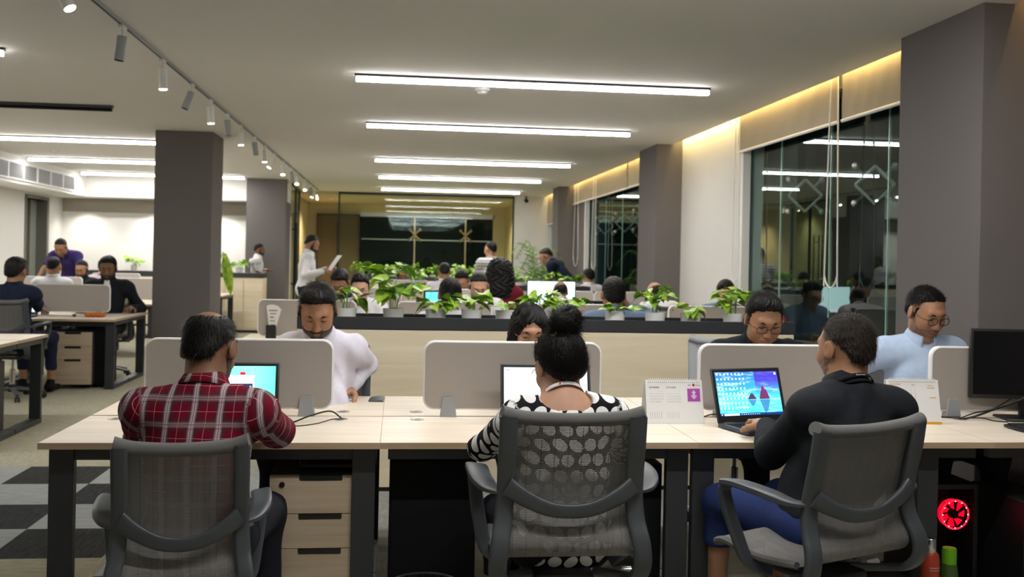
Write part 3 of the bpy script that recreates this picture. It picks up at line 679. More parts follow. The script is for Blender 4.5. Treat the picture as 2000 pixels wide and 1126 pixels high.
def calendar(loc, rz, lab, w, h, style):
    t = thing('desk_calendar', lab, 'calendar', loc, rz, 'desk calendars')
    lean = R(14); A = Matrix.Translation((0, -.05, .004)) @ Matrix.Rotation(-lean, 4, 'X'); B = Matrix.Translation((0, .06, .004)) @ Matrix.Rotation(R(14), 4, 'X')
    MB().box(-w/2, w/2, 0, .002, 0, h, M=A).build('page', M_paper, t, 0)
    MB().box(-w/2, w/2, 0, .002, 0, h*.985, M=B).build('back_board', M_paper, t, 0)
    MB().box(-w/2, w/2, -.05, .062, .0, .004).build('base_fold', M_yellow if style == 'o' else M_paper, t, 0)
    b = MB(); top = A @ Vector((0, .004, h-.004)); n = 26
    for k in range(n):
        x = -w/2+.016+(w-.032)*k/(n-1)
        b.tube([(x+.0015*math.cos(a), top.y+.007*math.cos(a), top.z+.003+.008*math.sin(a)) for a in [2*PI*j/8 for j in range(8)]], .0011, 4, closed=True)
    b.build('spiral_binding', M_whitem, t)
    b = MB()
    for k in range(n):
        x = -w/2+.016+(w-.032)*k/(n-1); b.box(x-.0015, x+.0015, -.0004, .0004, h-.0125, h-.0095, M=A)
    b.build('punched_holes', M_inkd, t, 0)
    def days(x0, z0, dx, dz, rows, start):
        d = 1
        L = []
        for r in range(rows):
            row = ''
            for c in range(7):
                if r == 0 and c < start or d > 31: continue
                text(str(d), .0052, (x0+c*dx, -.0003, z0-r*dz), A, M_ink, g_, 'day_number', .0001); d += 1
    def grid(x0, z0, dx, dz, rows, start, mx=30):
        cu = bpy.data.curves.new('numbers', 'FONT'); d = 1; body = ''
        b = MB()
        for r in range(rows):
            for c in range(7):
                if (r == 0 and c < start) or d > mx: continue
                s_ = str(d); d += 1; key = s_
                if key not in DIG:
                    q = bpy.data.curves.new('n', 'FONT'); q.body = key; q.size = 1; q.resolution_u = 1; q.extrude = 0
                    o = bpy.data.objects.new('n', q); col.objects.link(o); me = bpy.data.meshes.new_from_object(o.evaluated_get(bpy.context.evaluated_depsgraph_get()))
                    bpy.data.objects.remove(o); DIG[key] = ([v.co[:] for v in me.vertices], [tuple(p.vertices) for p in me.polygons])
                vs_, fs_ = DIG[key]; S = .0075
                b.add([A @ Vector((x0+c*dx+v[0]*S, -.0006, z0-r*dz+v[1]*S)) for v in vs_], fs_)
        return b.build('day_numbers', M_ink, t, 0, recalc=False)
    if style == 'p':
        text('SEPTEMBER', .0095, (-w/2+.016, -.0003, h-.036), A, M_inkd, t, 'month_name'); text('OCTOBER', .0095, (-w/2+.096, -.0003, h-.036), A, M_inkd, t, 'month_name')
        grid(-w/2+.017, h-.052, .0095, .0115, 5, 4); grid(-w/2+.097, h-.052, .0095, .0115, 5, 6, 31)
        boxes('note_lines', [(-w/2+.016+k*.0105, -w/2+.017+k*.0105, .02, .05) for k in range(6)]+[(-w/2+.096+k*.0105, -w/2+.0965+k*.0105, .02, .05) for k in range(6)], A, M_ink, t)
        b = MB().box(w/2-.07, w/2-.012, -.0012, -.0004, h-.095, h-.038, M=A).build('magenta_square', M_purple, t, 0)
        boxes('motto_lines', [(w/2-.041-q, w/2-.041+q, z, z+.0035) for q, z in ((.004, h-.050), (.009, h-.056), (.006, h-.0615), (.006, h-.067), (.013, h-.073), (.009, h-.079), (.003, h-.084))], A, M_paper, t, -.0018)
        MB().cyl(A @ Vector((w/2-.040, -.001, h-.022)), A @ Vector((w/2-.040, 0, h-.022)), .006, n=16).build('round_emblem', M_red, t)
        text('JCR', .009, (w/2-.066, -.0003, h-.025), A, M_inkd, t, 'logo_lettering'); text('Team', .009, (w/2-.031, -.0003, h-.025), A, M_ink, t, 'logo_lettering')
    else:
        text('SEPTEMBER', .0105, (-w/2+.014, -.0003, h-.026), A, M_orange, t, 'month_name'); text('OCTOBER', .0105, (-w/2+.014, -.0003, h-.092), A, M_orange, t, 'month_name')
        text('2023', .0085, (-w/2+.118, -.0003, h-.028), A, M_ink, t, 'year'); text('2023', .0085, (-w/2+.118, -.0003, h-.094), A, M_ink, t, 'year')
        grid(-w/2+.016, h-.044, .019, .0095, 5, 5); grid(-w/2+.016, h-.106, .019, .0095, 5, 0, 31)
        boxes('orange_bars', [(w/2-.055, w/2-.018, h-.040, h-.037), (w/2-.045, w/2-.015, h-.084, h-.081)], A, M_orange, t)
        boxes('orange_foot', [(-w/2, w/2, 0, .008)], A, M_yellow, t, -.0008)
        text('Planner', .0085, (w/2-.05, -.0003, h-.030), A, M_orange, t, 'logo_lettering')
    return t
DIG = {}
calendar((1.235, 4.34, .7395), R(2), 'white desk calendar with a magenta square', .262, .19, 'p')
calendar((2.36, 4.34, .7395), R(-3), 'white desk calendar with an orange foot, beside the last desk screen', .245, .20, 'o')
# notebooks and pen at P4
t = thing('notebook', 'open white notebook under the hand of the man in the white shirt', 'notebook', (-.33, 5.0, .7395), R(8))
MB().box(-.11, .11, -.07, .08, 0, .012, .002).build('pages', M_paper, t, 0); MB().box(-.112, .112, -.072, .082, -.0001, .002).build('cover', M_inkd, t, 0)
# bottles
def bottle(loc, lab, body, cap, kind):
    t = thing('water_bottle', lab, 'bottle', loc, 0)
    if kind == 'o':
        MB().lathe([(.034, 0), (.036, .01), (.036, .20), (.032, .225), (.024, .235)], n=28).build('bottle_body', body, t)
        MB().lathe([(.0215, .235), (.022, .24), (.022, .285), (.018, .29), (.001, .291)], n=24).build('cap', cap, t)
        c_ = lambda v: Vector(((.0366)*math.sin(v.x/.0366), -(.0366)*math.cos(v.x/.0366)+v.y, v.z))
        for s_, z, sz in (('PREMIUM STEEL', .175, .007), ('KEEPS COLD 24H', .165, .006), ('duragold', .125, .009), ('vacuum flask', .112, .006)):
            text(s_, sz, (-.022, 0, z), Matrix.Identity(4), M_whitem, t, 'lettering', .0002, bend=c_)
        b = MB()
        for k in range(5):
            pts = [c_(Vector((-.025+.05*u+k*.004, 0, .03+.045*u*u+k*.007*u))) for u in [j/6 for j in range(7)]]; b.tube(pts, .0006, 4)
        b.build('swoosh_mark', M_whitem, t)
    else:
        MB().lathe([(.036, 0), (.038, .01), (.036, .14), (.029, .18)], n=28).build('bottle_body', body, t)
        MB().lathe([(.029, .178), (.029, .235), (.027, .243), (.001, .245)], n=24).build('cap', cap, t)
bottle((2.185, 3.84, .06), 'orange steel water bottle with a silver cap under the right desk', mat('orange_red_paint', (.42, .045, .02), .4), M_chrome, 'o')
bottle((2.29, 3.88, .055), 'green plastic water bottle beside the orange one', mat('dark_green_plastic', (.045, .10, .02), .35), mat('lime_plastic', (.14, .42, .01), .4), 'g')
o = MB().box(2.08, 3.0, 3.78, 4.5, 0, .055, .006).build('low_platform', M_blackm); setp(o, 'low black platform under the bottles and the computer tower', 'platform')
# PC tower with red fan
t = thing('computer_tower', 'black computer tower with a glowing red fan', 'computer', (2.32, 4.07, .055))
M_redglow = mat('red_glow', (.3, 0, .01), .4, emit=(1, .01, .03), es=.9); M_redled = mat('red_led', (1, .3, .3), .4, emit=(1, .25, .3), es=5)
MB().box(0, .02, 0, .42, 0, .46).box(.19, .21, 0, .42, 0, .46).box(.02, .19, 0, .42, .44, .46).box(.02, .19, 0, .42, 0, .02).box(.02, .19, .2, .42, .02, .44).build('case', M_black, t, 0)
C0 = (.105, .0, .33)
def circ(r, y, n=32): return [(C0[0]+r*math.cos(2*PI*k/n), y, C0[2]+r*math.sin(2*PI*k/n)) for k in range(n)]
f = MB().tube(circ(.062, .0), .004, 6, closed=True).build('fan_ring', M_redglow, t)
f = MB().cyl((C0[0], .03, C0[2]), (C0[0], .035, C0[2]), .062, n=32).build('fan_disc', mat('red_inner', (.2, 0, .01), .5, emit=(.85, .0, .02), es=.45), t)
b = MB()
for k in range(7):
    a = 2*PI*k/7; b.add([(C0[0]+r*math.cos(a+q), .012+.006*s_, C0[2]+r*math.sin(a+q)) for r, q, s_ in ((.018, 0, 0), (.056, .35, 0), (.056, .62, 1), (.018, .3, 1))], [(0, 1, 2, 3)])
b.cyl((C0[0], .005, C0[2]), (C0[0], .03, C0[2]), .019, n=20); b.build('fan_blades', M_blackm, t)
b = MB()
for k in range(12): a = 2*PI*k/12; b.sphere((C0[0]+.058*math.cos(a), -.002, C0[2]+.058*math.sin(a)), .0025, 8)
b.build('fan_lights', M_redled, t)
t = thing('computer_tower', 'plain black computer tower at the right edge with small white and blue status lights', 'computer', (2.62, 3.88, .055))
MB().box(0, .2, 0, .4, 0, .43, .006).build('case', M_black, t); MB().sphere((.14, -.001, .14), .003, 8).build('white_status_light', mat('led_w', (1, 1, 1), .4, emit=(.9, .95, 1), es=3), t)
MB().sphere((.14, -.001, .09), .004, 8).build('blue_status_light', mat('led_b', (.1, .1, .3), .4, emit=(.15, .15, .7), es=.7), t); MB().box(.12, .16, -.002, .001, .03, .034).build('badge', M_pale, t, 0)
# backpack hanging on chair behind the glasses man
t = thing('backpack', 'black and red backpack with a beige strap behind the man in the black jacket', 'backpack', (2.42, 6.40, 1.0), R(10)); t.scale = (.9, .9, .36)
MB().sphere((-.02, 0, .17), .15, 16, (.75, .6, 1.5)).build('bag_body', M_blackm, t); MB().sphere((.10, -.04, .22), .10, 14, (.7, .6, 1.5)).build('red_pocket', mat('red_nylon', (.45, .008, .02), .5), t)
MB().tube(cr([(-.08, -.06, .36), (-.06, -.1, .43), (.0, -.1, .45), (.06, -.1, .41), (.1, -.08, .33), (.11, -.1, .2)], 6), .012, 8).build('strap', mat('beige_strap', (.5, .42, .3), .7), t)
MB().tube(cr([(-.09, -.1, .2), (-.05, -.13, .3), (.03, -.12, .34)], 6), .02, 8).build('side_strap', M_pale, t)
# ================= planters =================
def planter(name, x0, x1, y, lab, d=.40, grp=None):
    t = thing('planter_cabinet', lab, 'planter cabinet', (x0, y, 0), 0, grp); L = x1-x0
    MB().box(0, L, 0, d, .03, 1.0, .002).build('wood_body', M_panel, t, 20)
    MB().box(-.004, L+.004, -.004, .012, 1.004, 1.08, .002).box(-.004, L+.004, d-.012, d+.004, 1.004, 1.08, .002).box(-.004, .012, .012, d-.012, 1.004, 1.08).box(L-.012, L+.004, .012, d-.012, 1.004, 1.08).box(.012, L-.012, .012, d-.012, 1.0, 1.004).build('planter_box', M_dark, t, 0)
    MB().box(0, L, .02, d-.02, 0, .03).build('plinth', M_black, t, 0)
    return t
planter('p', -.60, 2.56, 6.2, 'long maple planter cabinet right behind the front bench')
planter('p', .10, 2.80, 14.3, 'planter cabinet in the middle of the room, seen between the heads')
planter('p', -.85, 2.5, 19.6, 'planter cabinet farthest back before the glass meeting room')
# cabinet at left of the second grey column
t = thing('storage_cabinet', 'cream cabinet with two doors and a dark planter rim by the far grey column', 'cabinet', (-3.52, 18.9, 0))
MB().box(0, 1.05, 0, .45, .04, 1.02, .002).build('cabinet_body', M_panel, t, 20)
for k in range(3): MB().box(.01+k*.347, .347+k*.347-.004, -.018, -.001, .06, 1.0, .002).build('door', M_panel, t, 20)
MB().box(-.01, 1.06, -.02, .47, 1.02, 1.10).build('planter_rim', M_dark, t, 0); MB().box(.02, 1.03, .02, .43, 0, .04).build('plinth', M_black, t, 0)
t = thing('storage_cabinet', 'long low wooden cabinet under the white back wall at the left', 'cabinet', (-6.2, 20.3, 0))
MB().box(0, 2.9, 0, .45, .04, .98, .002).build('cabinet_body', M_panel, t, 20)
for k in range(6): MB().box(.01+k*.48, .48+k*.48-.004, -.018, -.001, .06, .97, .002).build('door', M_panel, t, 20)
MB().box(-.01, 2.91, -.02, .47, .98, 1.08).build('planter_rim', M_dark, t, 0); MB().box(.02, 2.88, .02, .43, 0, .04).build('plinth', M_black, t, 0)
# ================= back rows =================
G2 = 'desks in the rows behind the long planter'
def row(y0, xs, lab, grp, w=SP):
    for i, x in enumerate(xs): desk_pair(x, y0, 0, w, lab % i if '%' in lab else lab+', '+['first', 'second', 'third', 'fourth'][i]+' from the left', grp, (1 if i == 0 else 0, 1))
row(7.85, [-1.30, -.095, 1.11, 2.315], 'desk just behind the long planter', G2, 1.2)
[desk_pair(x, 11.55, 0, 1.24, 'desk in the second row behind the long planter, '+q, G2, (1, 1)) for x, q in ((-1.0, 'at its left end'), (.25, 'in its middle'), (1.5, 'near its right end'))]
[desk_pair(x, 16.0, 0, 1.24, 'desk beyond the second planter, '+q, G2, (1, 1)) for x, q in ((-.6, 'at the left'), (.65, 'in the middle'), (1.9, 'at the right'))]
for x, q in ((-1.15, 'at its left end, with the fan-shaped leaflet'), (.0, 'second from the left'), (.99-.81+.02, ''), (1.20, 'third, beside the man in blue'), (2.36, 'at its right end')):
    if q: screen(x, 8.5, .81, 'grey desk screen just behind the long planter, '+q, 'desk screens in the back rows')
for x, q in ((-.75, 'left end'), (.42, 'second'), (1.62, 'third'), (2.44, 'right end, behind the bald man')): screen(x, 12.2, .81, 'grey desk screen in the second row behind the planter, '+q, 'desk screens in the back rows')
for x, q in ((-.3, 'left'), (.95, 'middle'), (2.1, 'right')): screen(x, 16.65, .81, 'far desk screen beyond the second planter, '+q, 'desk screens in the back rows')
GL = 'desks of the left rows'
desk_pair(-4.185, 7.55, 0, SP, 'desk at the left frame edge with a dark locker beneath', GL, (1, 1)); desk_pair(-5.44, 7.55, 0, SP, 'desk outside the left frame edge, nearest row', GL, (1, 1))
desk_pair(-4.185, 10.82, 0, SP, 'left desk with laptop and orange cloth', GL, (1, 1), 1.42); desk_pair(-5.44, 10.82, 0, SP, 'desk left of the one with the orange cloth', GL, (1, 1), 1.42)
desk_pair(-4.185, 14.1, 0, SP, 'left desk in the third row, in front of the bearded man', GL, (1, 1)); desk_pair(-5.44, 14.1, 0, SP, 'left desk in the third row, under the leaning man', GL, (1, 1))
desk_pair(-4.185, 17.3, 0, SP, 'left desk in the farthest row', GL, (1, 1)); desk_pair(-5.44, 17.3, 0, SP, 'left desk in the farthest row, by the left wall', GL, (1, 1))
for x, y, q in ((-4.0, 8.2, 'the nearest one'), (-3.98, 11.53, 'between the navy suit and the black suit'), (-5.2, 11.53, 'left of the laptop user'), (-4.0, 14.75, 'in front of the bearded man'), (-5.25, 14.75, 'in front of the leaning man'), (-4.0, 17.95, 'in the farthest row'), (-5.25, 17.95, 'farthest row, by the wall')):
    screen(x, y, .81, 'grey desk screen on the left desks, '+q, 'desk screens on the left desks')
locker(-3.42, 7.70, 'grey-black locker under the nearest left desk, at the frame edge', .38, .5, .58); locker(-3.83, 7.72, 'second dark locker under the nearest left desk', .38, .5, .58)
locker(-3.26, 11.0, 'black locker under the desk with the orange cloth', .2, .42, .62)
o = MB().box(-3.55, -3.25, 7.62, 7.86, .60, .625).build('yellow_folder', M_yellow); setp(o, 'yellow folder lying on the locker at the left frame edge', 'folder')
laptop('page', (-3.98, 11.1, .7395), R(12), 'laptop showing a document in front of the man in the navy suit', .33, .24, 14)
o = MB().sphere((-3.42, 11.1, .762), .02, 10, (1, 1.6, .8)).build('computer_mouse', M_black); setp(o, 'black mouse on the left desk beside the orange cloth', 'mouse')
b = MB()
for k in range(7): b.sphere((-3.30+.05*(k % 4)+random.uniform(-.01, .01), 11.18+.05*(k//4), .765), .035, 10, (1.2, 1, .7))
o = b.build('orange_cloth', mat('orange_cloth', (.65, .16, .02), .9)); setp(o, 'crumpled orange cloth on the left desk', 'cloth')
monitor((1.86, 11.95, .7395), R(-4), 'large bright white monitor facing the balding man', 'bigwhite', .60, .35, .12)
monitor((.36, 9.0, .7395), R(8), 'cyan-lit monitor left of the man seen from behind', 'cyan', .24, .30, .12)
monitor((1.62, 8.72, .7395), R(10), 'black monitor in front of the man in blue', None, .5, .30, .06)
for k, (x, y, z, q) in enumerate(((1.75, 4.2, 0, ''),)): pass
# leaflet stand with fan leaflet
t = thing('leaflet', 'white fan-shaped leaflet in a black holder on the screen behind the man in white', 'leaflet', (-1.02, 8.42, .75))
MB().prism([(-.025, .08), (.025, .08), (.07, .25), (.04, .28), (0, .29), (-.04, .285), (-.05, .27)], -.004, 0).build('leaflet_card', M_paper, t, 0)
boxes('printed_lines', [(-.03, .04, .235, .245), (-.02, .03, .21, .218), (-.02, .02, .15, .158), (-.015, .02, .12, .126)], Matrix.Translation((0, -.006, 0)), M_ink, t); boxes('red_line', [(-.02, .01, .18, .188)], Matrix.Translation((0, -.006, 0)), M_red, t)
MB().box(-.05, .03, -.02, .03, 0, .12).build('holder', M_black, t, 0)
# ================= office chairs =================
def meshmat(name, c, back):
    m = bpy.data.materials.new(name); m.use_nodes = True; g = N(m); uv = g.tc('UV'); X, Y, Z = g.sep(uv)
    px, pz = .0042, .0052
    row = g.math('FLOOR', g.math('DIVIDE', Y, pz)); sh = g.math('MULTIPLY', g.math('MODULO', row, 2.0), .5)
    fx = g.math('SUBTRACT', g.math('FRACT', g.math('ADD', g.math('DIVIDE', X, px), sh)), .5); fy = g.math('SUBTRACT', g.math('FRACT', g.math('DIVIDE', Y, pz)), .5)
    d = g.math('ADD', g.math('MULTIPLY', fx, fx), g.math('MULTIPLY', g.math('MULTIPLY', fy, fy), .8))
    hole = g.math('LESS_THAN', d, .05)
    st = g.math('LESS_THAN', g.math('FRACT', g.math('DIVIDE', X, .045)), .03)
    g.base(g.mix(st, c, tuple(q*.35 for q in c))); g.b.inputs['Roughness'].default_value = .55
    g.set(g.b, 'Alpha', g.math('SUBTRACT', 1.0, g.math('MULTIPLY', hole, g.math('SUBTRACT', 1.0, st))))
    return m
M_mesh = meshmat('chair_mesh', (.17, .165, .16), 1)
M_meshlt = meshmat('pale_chair_mesh', (.42, .43, .42), 1)
M_roll = fabric('mesh_roll', (.14, .138, .135), sc=300)
def sheet(name, prof, hw, m, parent, nx=14, sag=0.0):
    """prof: list of (y,z); hw(i) half width; UV in metres"""
    n = len(prof); vs = []; uvs = []; L = 0
    for i, (y, z) in enumerate(prof):
        if i: L += math.hypot(y-prof[i-1][0], z-prof[i-1][1])
        w_ = hw(i/(n-1))
        for j in range(nx+1):
            u = -1+2*j/nx; s_ = sag*(1-u*u)*math.sin(PI*min(1, i/(n-1)*1.02))
            a = prof[max(i-1, 0)]; b = prof[min(i+1, n-1)]; t = Vector((b[0]-a[0], b[1]-a[1])).normalized()
            vs.append((u*w_, y-t.y*s_, z+t.x*s_)); uvs.append((u*w_+1, L+1))
    fs = [(i*(nx+1)+j, i*(nx+1)+j+1, (i+1)*(nx+1)+j+1, (i+1)*(nx+1)+j) for i in range(n-1) for j in range(nx)]
    me = bpy.data.meshes.new(name); me.from_pydata(vs, [], fs); uv = me.uv_layers.new(name='UVMap')
    for lp in me.loops: uv.data[lp.index].uv = uvs[lp.vertex_index]
    me.materials.append(m); o = bpy.data.objects.new(name, me); col.objects.link(o); o.parent = parent; finish(o, 60); return o
def chair(name='office_chair', drop=0.0, pale=False):
    """user faces local +Y, root on the floor; drop lowers the seat"""
    t = thing(name, '', 'office chair'); D = -drop; mm = M_meshlt if pale else M_mesh; fm = M_pale if pale else M_grey
    P = lambda L: [(x, y, z+D) for x, y, z in L]
    back = [(-.20, .925), (-.185, .86), (-.165, .79), (-.152, .72), (-.150, .66), (-.165, .60), (-.185, .56), (-.19, .525), (-.165, .495), (-.12, .485)]
    bp = [(p.y, p.z+D) for p in cr([(0, y, z) for y, z in back], 4)]
    W = lambda u: .195+.012*u
    sheet('backrest', bp, W, mm, t, sag=.0)
    seat = [(-.14, .488), (-.05, .475), (.05, .475), (.15, .488), (.22, .495), (.26, .48), (.27, .455)]
    sp_ = [(p.y, p.z+D) for p in cr([(0, y, z) for y, z in seat], 4)]
    sheet('seat', sp_, lambda u: .225-.01*u, mm, t, sag=.012)
    b = MB(); pts = cr(P([(-.235, -.205, .955), (-.16, -.197, .938), (0, -.200, .932), (.16, -.197, .938), (.235, -.205, .955)]), 6)
    b.tube(pts, [.021+.003*abs(i-12)/12 for i in range(len(pts))], 12); b.build('top_roll', M_roll if not pale else fm, t)
    b = MB()
    for sx in (-1, 1): b.tube(cr(P([(sx*.225, -.13, .49), (sx*.23, .05, .475), (sx*.226, .2, .49), (sx*.21, .265, .47)]), 5), .013, 8)
    b.tube(cr(P([(-.21, .265, .465), (0, .272, .455), (.21, .265, .465)]), 5), .013, 8); b.build('seat_rim', M_roll if not pale else fm, t)
    for sx in (-1, 1):
        pts = cr(P([(sx*.212, -.212, .945), (sx*.212, -.200, .86), (sx*.212, -.178, .76), (sx*.214, -.166, .68), (sx*.220, -.176, .61), (sx*.232, -.205, .545), (sx*.238, -.205, .48), (sx*.232, -.165, .43), (sx*.21, -.10, .41), (sx*.12, -.03, .405)]), 5)
        MB().tube(pts, 1, 12, flat=(.030, .014), up=(0, 1, 0)).build('side_frame', fm, t, 50)
        # armrest loop
        a = cr(P([(sx*.225, -.165, .70), (sx*.262, -.13, .705), (sx*.285, -.05, .722), (sx*.288, .06, .728), (sx*.286, .12, .722)]), 5)
        arm = MB().tube(a, [.45+.55*min(1, i/8) for i in range(len(a))], 12, flat=(.040, .013)).build('armrest', fm, t, 50)
        a = cr(P([(sx*.286, .10, .722), (sx*.290, .135, .70), (sx*.286, .125, .64), (sx*.272, .09, .54), (sx*.25, .06, .46), (sx*.18, .03, .425)]), 5)
        MB().tube(a, 1, 12, flat=(.024, .012)).build('arm_support', fm, t, 50)
    b = MB(); pts = cr(P([(-.21, -.182, .722), (-.16, -.192, .690), (-.08, -.198, .655), (0, -.200, .645), (.08, -.198, .655), (.16, -.192, .690), (.21, -.182, .722)]), 5)
    b.tube(pts, [1.2-.35*math.sin(PI*i/(len(pts)-1)) for i in range(len(pts))], 12, flat=(.010, .026)); b.build('lumbar_bar', fm, t, 50)
    MB().box(-.10, .10, -.12, .12, .385+D, .425+D, .015, 2).build('mechanism', M_black, t)
    for sx in (-1, 1): MB().cyl((sx*.19, -.02, .40+D), (sx*.245, -.02, .40+D), .018, n=14).build('tilt_knob', M_chrome, t)
    MB().lathe([(.026, .12), (.026, .28), (.014, .285), (.014, .395+D)], n=18).build('gas_lift', M_chrome, t)
    MB().lathe([(.04, .07), (.045, .09), (.04, .13), (.028, .14)], n=20).build('hub', M_black if not pale else M_pale, t)
    for k in range(5):
        a = 2*PI*k/5+.3; c_, s_ = math.cos(a), math.sin(a)
        MB().tube([(.03*c_, .03*s_, .10), (.15*c_, .15*s_, .088), (.29*c_, .29*s_, .065)], [1.2, 1, .7], 10, flat=(.024, .014)).build('base_leg', M_pale if pale else M_grey, t, 50)
        q = MB().cyl((.29*c_-.022*s_, .29*s_+.022*c_, .026), (.29*c_-.006*s_, .29*s_+.006*c_, .026), .026, n=16).cyl((.29*c_+.006*s_, .29*s_-.006*c_, .026), (.29*c_+.022*s_, .29*s_-.022*c_, .026), .026, n=16)
        q.cyl((.29*c_, .29*s_, .03), (.29*c_, .29*s_, .065), .008, n=8); q.build('caster', M_black, t)
    return t
CG = 'mesh office chairs'
ch = chair(); ch.location = (.565, 3.32, 0); ch.rotation_euler = (0, 0, R(0)); ch.scale = (.98, 1, 1.015)
setp(ch, 'grey mesh office chair of the woman in polka dots', 'office chair', CG)
c2 = chair(drop=.09); c2.location = (-.67, 3.33, 0); c2.rotation_euler = (0, 0, R(8)); c2.scale = (.84, 1, 1.01); setp(c2, 'grey mesh office chair of the man in the plaid shirt', 'office chair', CG)
o = dup(ch, (1.475, 3.31, 0), R(24), 'grey mesh office chair turned sideways under the man in the black shirt', CG); o.scale = (1.10, 1, .98)
def chairs(L):
    for x, y, rz, lab in L: dup(ch, (x, y, 0), R(rz), lab, CG)
chairs([(2.35, 7.35, 10, 'empty mesh chair behind the planter beside the bald man')])
c3 = chair(pale=True); c3.location = (1.93, 5.50, 0); c3.rotation_euler = (0, 0, R(172)); c3.scale = (1, 1, 1.06); setp(c3, 'pale grey mesh chair of the man in the black jacket and glasses', 'office chair', CG)
# ================= potted plants =================
def leafmat(name, a, b):
    m, g = nmat(name, a, .38); v = g.tc(); g.base(g.ramp(g.noise(v, 14, 3), [(.38, a), (.62, b)])); g.b.inputs['Subsurface Weight'].default_value = .0
    return m
M_leaf = leafmat('pothos_leaf', (.13, .36, .015), (.50, .72, .08)); M_leafd = leafmat('dark_leaf', (.04, .15, .015), (.13, .30, .03)); M_stem = mat('green_stem', (.25, .4, .06), .5); M_soil = mat('soil', (.03, .02, .012), .9)
M_pot = mat('white_pot', (.9, .9, .88), .35)
def leaf(b, base, d, L, Wd, droop=.35, twist=0.0):
    """heart-shaped pothos leaf, folded on its midrib and drooping"""
    d = Vector(d).normalized(); s_ = d.cross(Vector((0, 0, 1)))
    if s_.length < .1: s_ = Vector((1, 0, 0))
    s_.normalize(); u = s_.cross(d).normalized()
    s_ = (s_*math.cos(twist)+u*math.sin(twist)).normalized(); u = s_.cross(d)
    prof = [(0, .0), (-.06, .32), (.10, .50), (.30, .52), (.55, .40), (.78, .2), (1, 0)]
    n = len(prof); mid = []; lf = []; rt = []
    for i, (t, w_) in enumerate(prof):
        tt = max(t, 0); c = Vector(base)+d*(L*t)-Vector((0, 0, 1))*(droop*L*tt*tt)
        mid.append(Vector(base)+d*(L*max(t, .02*i))-Vector((0, 0, 1))*(droop*L*tt*tt)); lf.append(c+s_*(w_*Wd)+u*(w_*Wd*.28)); rt.append(c-s_*(w_*Wd)+u*(w_*Wd*.28))
    vs = mid+lf+rt; fs = []
    for i in range(n-1): fs += [(i, i+1, n+i+1, n+i), (2*n+i, 2*n+i+1, i+1, i)]
    b.add(vs, fs)
def pothos(loc, lab, seed, h=.28, spread=.22, nst=9, lf=5, pot=.068, ph=.12, grp='potted pothos plants', mt=None, name='potted_pothos', lsz=.075, trail=0.0):
    rd = random.Random(seed); t = thing(name, lab, 'potted plant', loc, rd.uniform(0, 6), grp)
    MB().lathe([(pot*.85, 0), (pot, ph), (pot*.94, ph), (pot*.9, ph*.85)], n=20).build('pot', M_pot, t); MB().lathe([(pot*.9, ph*.85), (.001, ph*.86)], n=16).build('soil', M_soil, t)
    st = MB(); lv = MB()
    for k in range(nst):
        a = 2*PI*k/nst+rd.uniform(-.4, .4); rr = spread*rd.uniform(.35, 1); hh = h*rd.uniform(.35, 1)*(1 if rr < spread*.7 else .75)
        tr_ = trail if k % 3 == 0 else 0
        P0 = Vector((.02*math.cos(a), .02*math.sin(a), ph*.85)); P1 = Vector((rr*.35*math.cos(a), rr*.35*math.sin(a), ph+hh*.7)); P2 = Vector((rr*math.cos(a), rr*math.sin(a), ph+hh*(.9 if not tr_ else .3)-tr_))
        pts = cr([P0, P1, P2], 5); st.tube(pts, .0028, 4)
        for q in range(lf):
            i = min(len(pts)-1, int(len(pts)*(.35+.65*(q+1)/lf))); p = pts[i]; aa = a+rd.uniform(-1.5, 1.5)
            dd = Vector((math.cos(aa), math.sin(aa), rd.uniform(-.35, .55))); pe = p+dd*.02; st.tube([p, pe], .0016, 3)
            leaf(lv, pe, dd, lsz*rd.uniform(.7, 1.25), lsz*rd.uniform(.7, 1.05), rd.uniform(.1, .7), rd.uniform(-.6, .6))
    st.build('stems', M_stem, t); lv.build('foliage', mt or M_leaf, t, 60, recalc=False); return t
PZ = 1.005
for i, (x, q, h, sp_, n_, l_) in enumerate(((-.02, 'large leafy pothos at the left end of the long planter, white pot', .34, .22, 9, 5), (.25, 'low pothos trailing right of the large leafy one', .07, .15, 5, 4), (.48, 'pothos in a white pot in front of the man looking down', .12, .13, 6, 4), (.93, 'pothos behind the hair bun of the woman in polka dots', .17, .10, 6, 4),
        (1.13, 'pothos in a white pot just right of the hair bun', .11, .17, 6, 4), (1.69, 'pothos in a white pot in front of the bald man', .19, .11, 6, 4), (1.93, 'small pothos sprig beside the empty grey chair', .05, .07, 4, 3), (2.22, 'bushy pothos left of the man in the black jacket', .22, .12, 8, 5), (-.32, 'pothos behind the head of the man in the white shirt', .18, .11, 5, 3), (.70, 'tiny pothos shoots in the planter before the maroon top', .05, .12, 5, 2), (1.42, 'tiny pothos shoots in the planter before the blue shirt', .03, .12, 5, 2))):
    pothos((x, 6.40, PZ), q, 30+i, h, sp_, n_, l_, lsz=.105 if h > .3 else .085)
for i, x in enumerate((.3, .75, 1.25, 1.8, 2.3, 2.62)):
    pothos((x, 14.5, PZ), 'pothos on the second planter, '+['at its left end', 'second from the left', 'third from the left', 'behind the long-haired woman', 'left of the navy jacket', 'at its right end by the window'][i], 60+i, .15, .15, 6, 4, lsz=.08)
for i, x in enumerate((-.75, -.45, -.1, .25, .7, 1.15, 1.6, 2.1)):
    pothos((x, 19.8, PZ), 'bright pothos on the farthest planter, '+['first', 'second', 'third', 'fourth', 'fifth', 'sixth', 'seventh', 'eighth'][i]+' from the left', 80+i, .22, .2, 8, 5, lsz=.11)
